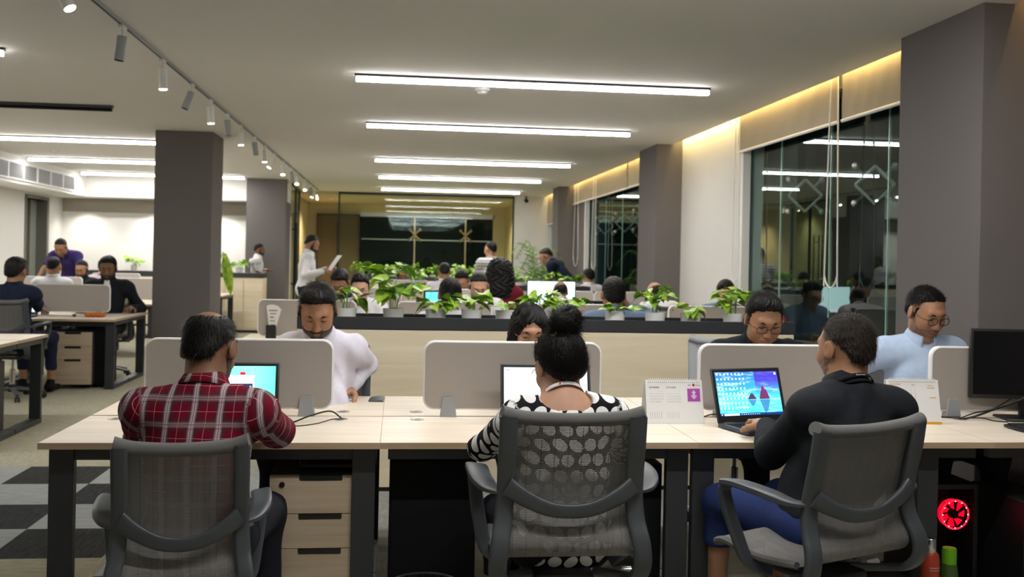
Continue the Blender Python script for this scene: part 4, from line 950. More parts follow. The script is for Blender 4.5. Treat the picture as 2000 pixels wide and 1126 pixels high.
for i, (x, y, q) in enumerate(((-3.0, 19.5, 'small plant in a white pot on the cream cabinet beside the man in white'), (-5.2, 20.5, 'small plant on the low cabinet under the white back wall'), (-3.35, 19.5, 'small plant at the left end of the cream cabinet'))):
    pothos((x, y, 1.08), q, 95+i, .16, .2, 7, 4, lsz=.1)
# tall plant behind the column, one long leaf showing
t = thing('potted_plant', 'tall plant behind the dark free-standing column, one long green leaf showing at its side', 'potted plant', (-2.62, 13.85, 0))
MB().lathe([(.14, 0), (.17, .32), (.155, .32), (.15, .29)], n=24).build('pot', M_pot, t); b = MB(); st = MB()
for q_, (dx, dy, hh) in enumerate(((.36, 0, 1.43), (-.25, .1, 1.5), (.05, .3, 1.3), (-.1, -.2, 1.2))):
    top = Vector((dx*.75, dy*.75, hh+.05)); st.tube(cr([(0, 0, .29), (dx*.2, dy*.2, hh*.6), top], 5), .008, 5)
    for k in range(10):
        f = lambda q: (top+Vector((dx*.25*q+.02, dy*.25*q, -.02-.56*q)), .07*math.sin(PI*min(1, q*.95+.04))**.7)
        (p, w0), (q, w1) = f(k/10), f((k+1)/10); b.add([p-Vector((w0, 0, 0)), p+Vector((0, -.02, 0)), p+Vector((w0, 0, 0)), q-Vector((w1, 0, 0)), q+Vector((0, -.02, 0)), q+Vector((w1, 0, 0))], [(0, 1, 4, 3), (1, 2, 5, 4)])
st.build('stems', M_stem, t); b.build('foliage', M_leaf, t, 60, recalc=False)
# palm by the window
t = thing('potted_palm', 'feathery palm plant before the white wall, left of the navy jacket', 'potted plant', (2.55, 18.0, 0))
MB().lathe([(.16, 0), (.2, .4), (.18, .4), (.17, .36)], n=24).build('pot', M_pot, t); st = MB(); lv = MB(); rd = random.Random(4)
for k in range(22):
    a = 2*PI*k/22+rd.uniform(-.2, .2); rr = rd.uniform(.25, .75); top = rd.uniform(1.1, 1.85)
    pts = cr([(0, 0, .36), (rr*.25*math.cos(a), rr*.25*math.sin(a), .36+(top-.36)*.75), (rr*.7*math.cos(a), rr*.7*math.sin(a), top), (rr*1.15*math.cos(a), rr*1.15*math.sin(a), top-.25)], 6); st.tube(pts, .005, 4)
    for i in range(6, len(pts)):
        d = (pts[i]-pts[i-1]).normalized(); s_ = d.cross(Vector((0, 0, 1))).normalized()
        for sg in (-1, 1):
            L = .20*(1-.5*(i-6)/13); e = pts[i]+(s_*sg+d*.8-Vector((0, 0, .35))).normalized()*L; w_ = d*.011
            lv.add([pts[i]-w_, pts[i]+w_, e], [(0, 1, 2)])
st.build('stems', M_stem, t); lv.build('foliage', M_leafd, t, 0, recalc=False)
# ================= people: smooth blended volumes meshed with surface nets =================
def frame_of(yaw=0, pitch=0, roll=0):
    """local axes: +Y forward, +Z up; pitch>0 looks down, yaw>0 turns to the person's left"""
    return np.array((Matrix.Rotation(yaw, 3, 'Z') @ Matrix.Rotation(-pitch, 3, 'X') @ Matrix.Rotation(roll, 3, 'Y')))
class SDF:
    def __init__(s): s.p = []
    def cone(s, a, b, ra, rb, k=.02, op='u', fl=None): s.p.append(('c', np.array(a, float), np.array(b, float), ra, rb, k, op, fl)); return s
    def ell(s, c, r, M=None, k=.02, op='u'): s.p.append(('e', np.array(c, float), np.array(r, float), np.eye(3) if M is None else np.array(M), 0, k, op, None)); return s
    def plane(s, c, n, k=.005): n = np.array(n, float); s.p.append(('p', np.array(c, float), n/np.linalg.norm(n), 0, 0, k, 'i', None)); return s     # keeps the side n points AWAY from
    def copy(s): q = SDF(); q.p = list(s.p); return q
    def bounds(s):
        lo = np.full(3, 1e9); hi = -lo
        for t in s.p:
            if t[6] != 'u': continue
            if t[0] == 'c': r = max(t[3], t[4])*(1 if t[7] is None else 1.3); lo = np.minimum(lo, np.minimum(t[1], t[2])-r); hi = np.maximum(hi, np.maximum(t[1], t[2])+r)
            elif t[0] == 'e': r = t[2].max(); lo = np.minimum(lo, t[1]-r); hi = np.maximum(hi, t[1]+r)
        return lo, hi
    def ev(s, P, off=0.0):
        D = np.full(len(P), .12)
        for t in s.p:
            ty, k, op = t[0], t[5], t[6]
            if ty == 'p': d = (P-t[1])@t[2]; D = np.maximum(D, d) if k < .002 else -smn(-D, -d, k); continue
            if ty == 'c':
                c = (t[1]+t[2])/2; rad = np.linalg.norm(t[2]-t[1])/2+max(t[3], t[4])*1.3+.13
            else: c = t[1]; rad = t[2].max()+.13
            q = P-c; I = np.nonzero((q*q).sum(1) < rad*rad)[0]
            if not len(I): continue
            if ty == 'c':
                a, b = t[1], t[2]; ba = b-a; pa = P[I]-a; L2 = (ba*ba).sum()+1e-12; h = np.clip(pa@ba/L2, 0, 1)
                v = pa-h[:, None]*ba
                if t[7] is not None:       # flattened section: (axis, factor)
                    ax = np.array(t[7][0], float); ax /= np.linalg.norm(ax); v = v+np.outer(v@ax, ax)*(t[7][1]-1)
                d = np.sqrt((v*v).sum(1))-(t[3]+(t[4]-t[3])*h)
            else:
                L = (P[I]-t[1])@t[3]; k0 = np.sqrt(((L/t[2])**2).sum(1)); k1 = np.sqrt(((L/t[2]**2)**2).sum(1))+1e-9; d = k0*(k0-1)/k1
            if op == 'u': D[I] = smn(D[I], d, k)
            elif op == 's': D[I] = -smn(-D[I], d, k)
            elif op == 'i': M_ = np.ones(len(P), bool); M_[I] = False; D[M_] = np.maximum(D[M_], .1); D[I] = -smn(-D[I], -d, k)
        return D+off
def smn(a, b, k):
    h = np.maximum(k-np.abs(a-b), 0)/k; return np.minimum(a, b)-h*h*k*.25
def smesh(F, lo, hi, h):
    """surface nets over a sparse grid; F(points)->distance"""
    lo = np.array(lo)-3*h; n = (np.ceil((np.array(hi)+3*h-lo)/h)).astype(int)+1; m = 4; nc = n//m+2
    gc = np.stack(np.meshgrid(*[np.arange(q) for q in nc], indexing='ij'), -1).reshape(-1, 3)
    Dc = F(lo+gc*m*h); act = gc[np.abs(Dc) < m*h*1.15]
    V = np.repeat(np.repeat(np.repeat((np.where(Dc < 0, -1., 1.)).reshape(nc), m, 0), m, 1), m, 2)
    o = np.stack(np.meshgrid(*[np.arange(m)]*3, indexing='ij'), -1).reshape(-1, 3)
    ix = (act[:, None, :]*m+o[None]).reshape(-1, 3); sh = m//2      # block centred on the coarse node
    V = V  # node (i) belongs to coarse node i//m after shifting by m/2
    P = lo+(ix-sh)*h; d = F(P); V[ix[:, 0], ix[:, 1], ix[:, 2]] = d
    lo2 = lo-sh*h
    S = V < 0; C = S[:-1, :-1, :-1].astype(np.int8).copy()
    for dx in (0, 1):
        for dy in (0, 1):
            for dz in (0, 1):
                if dx+dy+dz: C += S[dx:S.shape[0]-1+dx, dy:S.shape[1]-1+dy, dz:S.shape[2]-1+dz]
    cell = np.argwhere((C > 0) & (C < 8)); N_ = len(cell); idx = np.full(C.shape, -1, np.int32); idx[cell[:, 0], cell[:, 1], cell[:, 2]] = np.arange(N_)
    acc = np.zeros((N_, 3)); cnt = np.zeros(N_)
    cor = [(0,0,0),(1,0,0),(0,1,0),(1,1,0),(0,0,1),(1,0,1),(0,1,1),(1,1,1)]
    val = [V[cell[:, 0]+a, cell[:, 1]+b, cell[:, 2]+c] for a, b, c in cor]
    for a in range(8):
        for b in range(a+1, 8):
            df = [cor[b][i]-cor[a][i] for i in range(3)]
            if sum(map(abs, df)) != 1: continue
            va, vb = val[a], val[b]; M_ = (va < 0) != (vb < 0); t = va[M_]/(va[M_]-vb[M_])
            acc[M_] += np.array(cor[a])+t[:, None]*np.array(df); cnt[M_] += 1
    vs = lo2+(cell+acc/np.maximum(cnt, 1)[:, None])*h
    fs = []
    for ax in range(3):
        u, w_ = (ax+1) % 3, (ax+2) % 3; sl0 = [slice(1, -1)]*3; sl1 = [slice(1, -1)]*3; sl0[ax] = slice(0, -1); sl1[ax] = slice(1, None)
        A, B = S[tuple(sl0)], S[tuple(sl1)]; E_ = np.argwhere(A != B)
        if not len(E_): continue
        fl = A[E_[:, 0], E_[:, 1], E_[:, 2]]; base = E_+1; base[:, ax] -= 1
        def at_(du, dw): q = base.copy(); q[:, u] -= du; q[:, w_] -= dw; q = np.minimum(q, np.array(C.shape)-1); return idx[q[:, 0], q[:, 1], q[:, 2]]
        Q = np.stack([at_(0, 0), at_(1, 0), at_(1, 1), at_(0, 1)], 1); Q[~fl] = Q[~fl][:, ::-1]; fs.append(Q[(Q >= 0).all(1)])
    return vs, np.concatenate(fs) if fs else np.zeros((0, 4), int)
def mesh_np(name, parts, mats, parent, mi=None, attr=None, smooth=180):
    vs = np.concatenate([p[0] for p in parts]); off = 0; fs = []
    for v, f in parts: fs.append(f+off); off += len(v)
    fs = np.concatenate(fs); me = bpy.data.meshes.new(name)
    me.vertices.add(len(vs)); me.vertices.foreach_set('co', vs.astype(np.float32).ravel())
    me.loops.add(len(fs)*4); me.loops.foreach_set('vertex_index', fs.astype(np.int32).ravel())
    me.polygons.add(len(fs)); me.polygons.foreach_set('loop_start', np.arange(len(fs), dtype=np.int32)*4)
    me.update(calc_edges=True); me.validate()
    for m_ in (mats if isinstance(mats, (list, tuple)) else [mats]): me.materials.append(m_)
    if mi is not None and len(me.polygons) == len(mi): me.polygons.foreach_set('material_index', mi.astype(np.int32))
    if attr is not None and len(me.vertices) == len(attr):
        a = me.attributes.new('cloth', 'FLOAT_VECTOR', 'POINT'); a.data.foreach_set('vector', attr.astype(np.float32).ravel())
    me.polygons.foreach_set('use_smooth', [True]*len(me.polygons))
    o = bpy.data.objects.new(name, me); col.objects.link(o)
    if parent is not None: o.parent = parent
    return o
def wr(P, amp, f=1.0, ph=0.0):
    """cloth folds: a smooth, domain-warped wave field"""
    x, y, z = P[:, 0]*f, P[:, 1]*f, P[:, 2]*f
    a = np.sin(11*x+7*np.sin(5*z+ph)+3*y+ph); b = np.sin(17*z+5*np.sin(9*x+2*ph)-6*y+1.7*ph); c = np.sin(31*x-23*z+4*np.sin(13*y+8*z)+ph)
    return amp*(.45*a*b+.35*(1-np.abs(b))*a+.2*c)
# cloth, skin and hair materials
def skin(name, c):
    m, g = nmat(name, c, .48, spec=.4); v = g.tc(); f = g.noise(v, 28, 4, .6)
    g.base(g.mix(f, tuple(q*.84 for q in c), tuple(min(1, q*1.14) for q in c))); g.b.inputs['Subsurface Weight'].default_value = .12; g.b.inputs['Subsurface Radius'].default_value = (.012, .005, .003); g.b.inputs['Subsurface Scale'].default_value = 1.0
    g.bump(g.noise(v, 420, 2), .08, .001); return m
SK = {'m': skin('skin_medium_brown', (.36, .185, .105)), 'd': skin('skin_dark_brown', (.20, .095, .052)), 'l': skin('skin_light_brown', (.50, .28, .18)), 'w': skin('skin_warm', (.55, .33, .23))}
LIPS = {k: mat('lips_'+k, tuple(q*f for q, f in zip(c, (.85, .62, .62))), .4) for k, c in (('m', (.36, .185, .105)), ('d', (.22, .10, .06)), ('l', (.50, .28, .18)), ('w', (.62, .30, .22)))}
def hairmat(name, c):
    m, g = nmat(name, c, .45, spec=.22); v = g.tc(); f = g.noise(g.mapping(v, (160, 160, 30)), 1, 3, .6)
    g.base(g.mix(f, tuple(q*.5 for q in c), tuple(q*2.2 for q in c))); g.bump(f, .5, .004); return m
HR = {'k': hairmat('black_hair', (.0045, .004, .004)), 'b': hairmat('dark_brown_hair', (.010, .007, .006)), 's': hairmat('cropped_hair', (.018, .013, .010))}
M_beard = hairmat('beard_hair', (.03, .02, .015))
M_shadow = hairmat('stubble', (.15, .085, .055))
def cloth(name, c, rough=.85, amp=.1, ns=40):
    m, g = nmat(name, c, rough, spec=.15); v = g.tc(); f = g.noise(v, ns, 3); g.base(g.mix(f, tuple(q*(1-amp) for q in c), tuple(min(1, q*(1+amp)) for q in c))); g.bump(g.math('ADD', g.noise(v, 500, 1), g.math('MULTIPLY', g.noise(v, 9, 4, .6, 1.2), 3.0)), .22, .006); return m
M_whiteshirt = cloth('white_shirt', (.76, .76, .80)); M_lilac = cloth('pale_lilac_shirt', (.68, .66, .76)); M_blue = cloth('light_blue_shirt', (.45, .57, .76)); M_bluec = cloth('chambray_shirt', (.16, .23, .36)); M_blk = cloth('black_cloth', (.012, .014, .018), .8, .3); M_navy = cloth('navy_cloth', (.012, .018, .04), .8, .3)
M_purp = cloth('purple_polo', (.045, .03, .14)); M_maroon = cloth('maroon_cloth', (.16, .01, .025)); M_pink = cloth('pale_pink_shirt', (.70, .58, .66)); M_greyc = cloth('grey_cloth', (.10, .11, .14)); M_trou = cloth('dark_trousers', (.015, .016, .024)); M_denim = cloth('blue_denim', (.02, .035, .12)); M_redcuff = cloth('red_cuff', (.5, .05, .04))
def stripes():
    m, g = nmat('striped_tshirt', (.6, .6, .6), .85); v = g.tc(); X, Y, Z = g.sep(v)
    f = g.math('LESS_THAN', g.math('FRACT', g.math('DIVIDE', Z, .045)), .22); g.base(g.mix(f, (.62, .62, .64), (.06, .06, .08))); return m
M_stripe = stripes()
def plaid():
    m, g = nmat('red_plaid', (.3, .02, .03), .85, spec=.1); a = g.n('ShaderNodeAttribute', attribute_name='cloth').outputs['Vector']
    wv = g.noise(g.tc(), 9, 2); X, Y, Z = g.sep(a)
    X = g.math('ADD', X, g.math('MULTIPLY', wv, .012)); Y = g.math('ADD', Y, g.math('MULTIPLY', wv, .010))
    def band(C, per, lo, hi, s=.012):
        f = g.math('FRACT', g.math('DIVIDE', C, per)); return g.math('MULTIPLY', g.math('GREATER_THAN', f, lo), g.math('LESS_THAN', f, hi))
    P = .078
    c = (.15, .004, .016)
    rib = g.math('GREATER_THAN', g.math('FRACT', g.math('DIVIDE', g.math('ADD', g.sep(a)[0], g.sep(a)[1]), .0045)), .5)
    c = g.mix(g.math('MULTIPLY', band(X, P, .28, .72), .62), c, (.035, .028, .032)); c = g.mix(g.math('MULTIPLY', band(Y, P, .28, .72), .62), c, (.035, .028, .032))
    for C in (X, Y):
        c = g.mix(g.math('MULTIPLY', band(C, P, .38, .62), .42 if C is X else .18), c, (.40, .37, .39)); c = g.mix(g.math('MULTIPLY', band(C, P, .43, .57), .60 if C is X else .22), c, (.62, .58, .60)); c = g.mix(g.math('MULTIPLY', band(C, P, .485, .515), .8), c, (.20, .01, .03))
        c = g.mix(g.math('MULTIPLY', band(C, P, .985, 1.0), .75), c, (.85, .35, .42)); c = g.mix(g.math('MULTIPLY', band(C, P, .33, .355), .8), c, (.16, .0, .02))
    c = g.mix(g.math('MULTIPLY', rib, .22), c, (.10, .008, .018)); g.base(c)
    g.bump(g.math('ADD', g.noise(g.tc(), 600, 1), g.math('MULTIPLY', g.noise(g.tc(), 10, 4, .6, 1.5), 3)), .3, .006); return m
def dots():
    m, g = nmat('polka_dot_blouse', (.8, .8, .8), .8, spec=.15); a = g.n('ShaderNodeAttribute', attribute_name='cloth').outputs['Vector']
    q = g.mapping(a, (19.5, 21.5, 1)); X, Y, Z = g.sep(q); row = g.math('FLOOR', Y); sh = g.math('MULTIPLY', g.math('MODULO', row, 2.0), .5); Xs = g.math('ADD', X, sh)
    cx = g.math('SUBTRACT', g.math('FRACT', Xs), .5); cy = g.math('SUBTRACT', g.math('FRACT', Y), .5)
    id_ = g.n('ShaderNodeCombineXYZ', i_X=g.math('FLOOR', Xs), i_Y=row).outputs[0]; wn = g.n('ShaderNodeTexWhiteNoise', i_Vector=id_).outputs
    r1 = g.sep(wn[1])
    cx = g.math('ADD', cx, g.math('MULTIPLY', g.math('SUBTRACT', r1[0], .5), .12)); cy = g.math('ADD', cy, g.math('MULTIPLY', g.math('SUBTRACT', r1[1], .5), .12))
    w1 = g.math('ADD', cx, g.math('MULTIPLY', cy, g.math('MULTIPLY', g.math('SUBTRACT', r1[2], .5), .9)))
    d = g.math('ADD', g.math('MULTIPLY', w1, w1), g.math('MULTIPLY', cy, cy)); f = g.math('LESS_THAN', d, .165)
    g.base(g.mix(f, (.006, .006, .008), (.80, .80, .80))); g.bump(g.noise(g.tc(), 12, 4, .6, 1.5), .3, .01); return m
M_plaid = plaid(); M_dots = dots()
def ik(S, H, l1, l2, pole):
    S, H, pole = map(lambda v: np.array(v, float), (S, H, pole)); d = H-S; L = np.linalg.norm(d); Lc = min(L, (l1+l2)*.999); u = d/L
    if L > Lc: H = S+u*Lc
    x = (l1*l1-l2*l2+Lc*Lc)/(2*Lc); hgt = math.sqrt(max(l1*l1-x*x, 0)); p = pole-u*(pole@u); p /= (np.linalg.norm(p)+1e-9)
    return S+u*x+p*hgt, H
def nrm(v): v = np.array(v, float); return v/np.linalg.norm(v)
def hand_sdf(sd, W, d, n, side, curl, s, k=.006):
    """W wrist, d finger direction, n palm normal (palm side), side=+1 thumb on d x n side"""
    d = nrm(d); n = nrm(n-d*(n@d)); t = np.cross(d, n)*side
    f = lambda a, b, c: W+(t*a+d*b+n*c)*s
    sd.cone(f(0, -.03, 0), f(0, .015, 0), .026*s, .028*s, .012)
    M_ = np.stack([t, d, n], 1); sd.ell(f(0, .05, 0), np.array((.041, .052, .017))*s, M_, .012); sd.ell(f(.022, .032, .006), np.array((.02, .03, .016))*s, M_, .01)
    for x, L, a0 in ((.030, .070, .06), (.010, .078, .02), (-.010, .073, -.02), (-.029, .057, -.08)):
        p = f(x, .085, 0); ang = curl*.5; q = p
        dd = nrm(d+t*a0)
        for j, (sg, r0) in enumerate(((.46, .0092), (.31, .0083), (.23, .0073))):
            e = q+(dd*math.cos(ang)+n*math.sin(ang))*L*sg*s; sd.cone(q, e, r0*s, (r0-.0009)*s, k); q = e; ang += curl*.75
    p = f(.030, .018, .006); q = p+(t*.70+d*.62+n*.30)*.040*s; e = q+(t*.22+d*.9+n*(.25+.3*curl))*.032*s; e2 = e+(d*.95+n*(.2+.4*curl))*.024*s
    sd.cone(p, q, .014*s, .0115*s, .010); sd.cone(q, e, .0112*s, .0098*s, k); sd.cone(e, e2, .0098*s, .0082*s, k)
def head_sdf(hc, Rm, s, fem=False, fat=1.0, jaw=1.0):
    g = SDF(); f = lambda *a: hc+Rm@(np.array(a)*s); r = lambda *a: np.array(a)*s; E_ = lambda c, rr, k=.015, op='u', M=None: g.ell(f(*c), r(*rr), Rm if M is None else Rm@M, k*s, op)
    w = (.94 if fem else 1.0)
    E_((0, -.014, .034), (.074*w, .094, .082)); E_((0, .028, -.012), (.064*w*fat, .062, .075), .04); E_((0, .040, -.062), (.050*w*fat*jaw, .046, .050), .03)
    E_((0, .066, -.094), (.022*w, .018, .016), .025); 
    for sx in (-1, 1):
        E_((sx*.040*w, .064, -.022), (.022*fat, .022, .022), .03); E_((sx*.045*fat, .02, -.072), (.018, .03, .022), .03)
    g.cone(f(-.034, .076, .036), f(0, .084, .034), .010*s, .010*s, .02*s); g.cone(f(.034, .076, .036), f(0, .084, .034), .010*s, .010*s, .02*s)
    for sx in (-1, 1): E_((sx*.031, .094, .012), (.018, .014, .012), .014, 's'); E_((sx*.031, .071, .010), (.0155, .0155, .0125), .004)
    g.cone(f(0, .086, .022), f(0, .104, -.020), .0075*s, .0105*s, .012*s); E_((0, .108, -.028), (.011, .0105, .0095), .008)
    for sx in (-1, 1): E_((sx*.0125, .099, -.031), (.0085, .0105, .0075), .007)
    E_((0, .085, -.058), (.027, .015, .019), .015); E_((0, .0985, -.055), (.021, .0085, .0050), .006); E_((0, .0965, -.0665), (.018, .0085, .0060), .006); E_((0, .106, -.0605), (.022, .006, .0014), .003, 's')
    for sx in (-1, 1):
        Mx = np.array(Matrix.Rotation(-sx*.35, 3, 'Z') @ Matrix.Rotation(.15, 3, 'X')); E_((sx*.083*w, -.006, .0), (.0085, .020, .032), .006, 'u', Mx); E_((sx*.095*w, -.002, .004), (.007, .010, .018), .006, 's', Mx); E_((sx*.076*w, -.002, -.022), (.007, .009, .010), .006)
    return g
def hair_sdf(hc, Rm, s, style, seed=0):
    g = SDF(); f = lambda *a: hc+Rm@(np.array(a)*s); r = lambda *a: np.array(a)*s; E_ = lambda c, rr, k=.015, op='u', M=None: g.ell(f(*c), r(*rr), Rm if M is None else Rm@M, k*s, op)
    amp = .0
    if style in ('short', 'thick', 'bald_crown', 'fade', 'quiff'):
        t = {'short': .008, 'thick': .016, 'bald_crown': .008, 'fade': .006, 'quiff': .013}[style]
        E_((0, -.014, .036), (.0745+t*.55, .0945+t, .082+t)); E_((0, -.058, -.030), (.055+t*.6, .040+t*.6, .050), .03)
        if style in ('thick', 'quiff'): E_((0.01, .030, .104), (.055, .045, .026), .03)
        hz = .092 if style in ('short', 'fade', 'bald_crown') else .088
        g.plane(f(0, .070, hz), Rm@np.array((0, .74, -.80 if style != 'thick' else -.66)), .034*s)
        for sx in (-1, 1): E_((sx*.056, .082, .072), (.022, .03, .026), .02, 's')
        # front limit and temples
        g.plane(f(0, .082, .0), Rm@np.array((0, 1, -.25)), .012*s)
        for sx in ((-1, 1) if style != 'fade' else ()): g.cone(f(sx*.075, .024, .035), f(sx*.075, .018, -.010), .0065*s, .0045*s, .012*s)
        amp = .0022 if style != 'thick' else .0035
    if style == 'rim':      # bald with a thin fringe at the back
        E_((0, -.014, .034), (.0765, .0965, .0845)); g.plane(f(0, -.02, .045), Rm@np.array((0, .5, 1)), .01*s); g.plane(f(0, .0, -.01), Rm@np.array((0, .8, -.8)), .01*s); amp = .0008
    if style == 'bun':
        E_((0, -.016, .038), (.083, .104, .092)); E_((0, -.058, -.018), (.060, .042, .048), .03); g.plane(f(0, .070, .078), Rm@np.array((0, .78, -.72)), .01*s); g.plane(f(0, .082, 0), Rm@np.array((0, 1, -.25)), .01*s)
        E_((0, -.088, .128), (.050, .046, .050), .018); E_((.012, -.10, .155), (.03, .028, .028), .02); amp = .003
    if style == 'long':
        E_((0, -.016, .038), (.088, .106, .092)); E_((0, -.05, -.05), (.092, .066, .13), .04); E_((0, -.055, -.15), (.085, .055, .13), .05)
        for sx in (-1, 1): g.cone(f(sx*.072, .035, .06), f(sx*.092, .015, -.16), .024*s, .032*s, .03*s)
        E_((0, .088, -.005), (.052, .050, .088), .016, 's'); amp = .005
    if style == 'curly':
        E_((0, -.02, .03), (.12, .12, .11)); E_((0, -.04, -.09), (.15, .09, .15), .05); E_((0, -.05, -.21), (.13, .07, .10), .05); E_((0, .095, -.01), (.055, .06, .085), .016, 's'); amp = .013
    return g, amp*s
def person(lab, head, rz, sc=1.05, seat=.47, lean=None, hp=20, hy=0, hr=0, tw=0, style='short', hc_='k', sk='m', top=None, bot=None, RH=None, LH=None, RD=(0, 1, 0), LD=(0, 1, 0), curl=.5, res=2, beard=None, glasses=None, fem=False, belly=1.0,
           stand=False, sleeve='long', collar=True, strands=0, lanyard=None, jacket=None, neckline=None, knee=(.13, .43), legs=True, parent_cat='person', bald=None, brow=True, fat=1.0, polR=(.5, -.4, -.8), polL=(-.5, -.4, -.8), feet=(.02, -.44), shx=0.0, shoe=True, wr_amp=.009, grp=None, hb=0.0, hem_z=.07, chairlab=None, chdy=0.0, chrz=None, slump=12, dist=None, shw=None, neck=.148):
    """head: where the head is in the room; RH/LH: wrists in the room; the trunk's lean follows from the head's height"""
    T = thing('person', lab, 'person', (0, 0, 0), R(rz), grp); T.scale = (sc, sc, sc)
    top = top or M_whiteshirt; bot = bot or M_trou
    H = {0: .0030, 1: .0042, 2: .0065, 3: .0095}[res]; HB = {0: .0085, 1: .011, 2: .015, 3: .021}[res]
    hz = (.93 if stand else seat/sc+.085)
    hzz = hz
    t1, t2 = (.24, .25) if stand else (.222, .235)
    def headat(l, cc):
        la = R(l); dn = lambda a: np.array((math.sin(R(shx)), math.sin(a), math.cos(a))); c_ = R(cc)
        return np.array((0, 0, hzz))+t1*dn(la*.8-c_)+t2*dn(la*1.2+c_*.8)+nrm(dn(la*1.2+c_*.5)+np.array((0, math.sin(R(hp))*.7, .3)))*neck+np.array((0, hb, 0))
    if stand and lean is None: lean = 4; sc = head[2]/headat(4, 0)[2]; T.scale = (sc, sc, sc); slump = 0
    if dist is not None: _, lean, slump = min(((headat(l, c)[2]*sc-head[2])**2+(headat(l, c)[1]*sc-dist)**2+1e-6*c, l, c) for l in range(-10, 60, 2) for c in range(0, 22, 2))
    elif lean is None or lean == 'fit': lean = min((abs(headat(l, slump)[2]*sc-head[2]), l) for l in range(-2, 58))[1]
    h0 = headat(lean, slump)*sc; hz = hzz+(head[2]-h0[2])/sc
    RZ = np.array(Matrix.Rotation(R(rz), 3, 'Z')); loc = np.array((head[0], head[1], 0))-RZ@np.array((h0[0], h0[1], 0)); T.location = tuple(loc); x, y = loc[0], loc[1]
    def tol(w_, dflt):
        if w_ is None: return np.array(dflt)
        return RZ.T@((np.array(w_)-loc)/sc)-np.array((0, 0, hz))
    tz = (.775/sc-hz)
    RH = tol(RH, (.15, .40, tz if not stand else -.05)); LH = tol(LH, (-.15, .40, tz if not stand else -.05))
    P = np.array((0, 0, hz)); la = R(lean)
    dn = lambda a: np.array((math.sin(R(shx)), math.sin(a), math.cos(a))); cs_ = R(slump); S1 = P+t1*dn(la*.8-cs_); Nk = S1+t2*dn(la*1.2+cs_*.8)
    TF = frame_of(R(tw), la*1.2+cs_*.8); sw = shw or (.160 if fem else .175)
    shR = Nk+TF@np.array((sw, -.012, -.060)); shL = Nk+TF@np.array((-sw, -.012, -.060))
    HF = frame_of(R(hy), R(hp), R(hr)); hc = Nk+nrm(dn(la*1.2+cs_*.5)+np.array((0, math.sin(R(hp))*.7, .3)))*neck+np.array((0, hb, 0))
    pel = P
    eR, hR = ik(shR, pel+np.array(RH), .275, .25, polR); eL, hL = ik(shL, pel+np.array(LH), .275, .25, polL)
    hipR, hipL = P+np.array((.085, 0, -.01)), P+np.array((-.085, 0, -.01))
    if stand: kn = [P+np.array((sx*.10, .02, -.42)) for sx in (1, -1)]; an = [P+np.array((sx*.11, -.02, -.84)) for sx in (1, -1)]
    else:
        kn = [P+np.array((sx*knee[0], knee[1], -.02)) for sx in (1, -1)]; an = [np.array((sx*knee[0], knee[1]+feet[0], max(.09, hz-.02+feet[1]))) for sx in (1, -1)]
    def torso(g, e, arms, low=True):
        mt = TF
        g.ell(S1+TF@np.array((0, 0, .06)), np.array((.150*(.9 if fem else 1)+e, (.100 if fem else .108)+e, .19+e)), mt, .05); g.ell(P+np.array((0, .02*belly, .10)), np.array((.140+e, (.105*belly)+e, .15+e)), None, .06)
        if low: g.ell(P+np.array((0, -.01, .0)), np.array((.160+e, .115+e, .115+e)), None, .05)
        g.cone(shR*.88+Nk*.12-TF@np.array((0, 0, .0)), shL*.88+Nk*.12, .056+e, .056+e, .05); g.cone(Nk+TF@np.array((0, -.012, -.008)), shR, .036+e, .044+e, .05); g.cone(Nk+TF@np.array((0, -.012, -.008)), shL, .036+e, .044+e, .05)
        if fem: 
            for sx in (-1, 1): g.ell(S1+TF@np.array((sx*.065, .085, .10)), np.array((.055, .05, .055))+e, TF, .03)
        for sh, el, hn in ((shR, eR, hR), (shL, eL, hL)):
            f_ = (.86 if fem else 1)
            g.cone(sh, el, .050*f_+e, .040*f_+e, .03)
            if arms: g.cone(el, hn, (.040*f_+e), (.028*f_+e*.8), .02)
    skm = SK[sk]
    # --- body: head, neck, trunk, limbs and hands as one skin mesh
    hd = head_sdf(hc, HF, 1.0, fem, fat); nb = Nk+TF@np.array((0, -.005, .0))
    hd.cone(hc+HF@np.array((0, -.020, -.045)), nb, .053*(.86 if fem else 1), .060*(.86 if fem else 1), .03); hd.cone(nb, nb-TF@np.array((0, 0, .05)), .065 if not fem else .056, .075, .03)
    if neckline:
        hd.cone(Nk+TF@np.array((.0, -.02, .0)), Nk+TF@np.array((.09, -.02, -.035)), .045, .04, .05); hd.cone(Nk+TF@np.array((.0, -.02, .0)), Nk+TF@np.array((-.09, -.02, -.035)), .045, .04, .05); hd.ell(Nk+TF@np.array((0, -.03, -.07)), (.10, .06, .08), TF, .04)
    lo, hi = hd.bounds(); hv = smesh(hd.ev, lo, hi, H)
    bd = SDF(); torso(bd, -.008, True)
    for sh in (hipR, hipL): pass
    for i, hp_ in enumerate((hipR, hipL)): bd.cone(hp_, kn[i], .072, .048, .04); bd.cone(kn[i], an[i], .047, .032, .03); bd.cone(an[i]+np.array((0, -.02, -.04)), an[i]+np.array((0, .13, -.055)), .034, .024, .03)
    lo, hi = bd.bounds(); bv = smesh(bd.ev, lo, hi, HB*1.15)
    hs = SDF()
    for W_, el, D_, sd_ in ((hR, eR, RD, 1), (hL, eL, LD, -1)):
        D2 = nrm(np.array(D_, float)*.8+nrm(W_-el)*.5); hand_sdf(hs, W_+nrm(W_-el)*.012, D2, np.array((0, .15, -1.)) if abs(D2[2]) < .8 else np.array((-sd_*.8, .3, 0)), -1 if sd_ > 0 else 1, curl, 1.0 if not fem else .9)
    lo, hi = hs.bounds(); parts = [hv, bv]
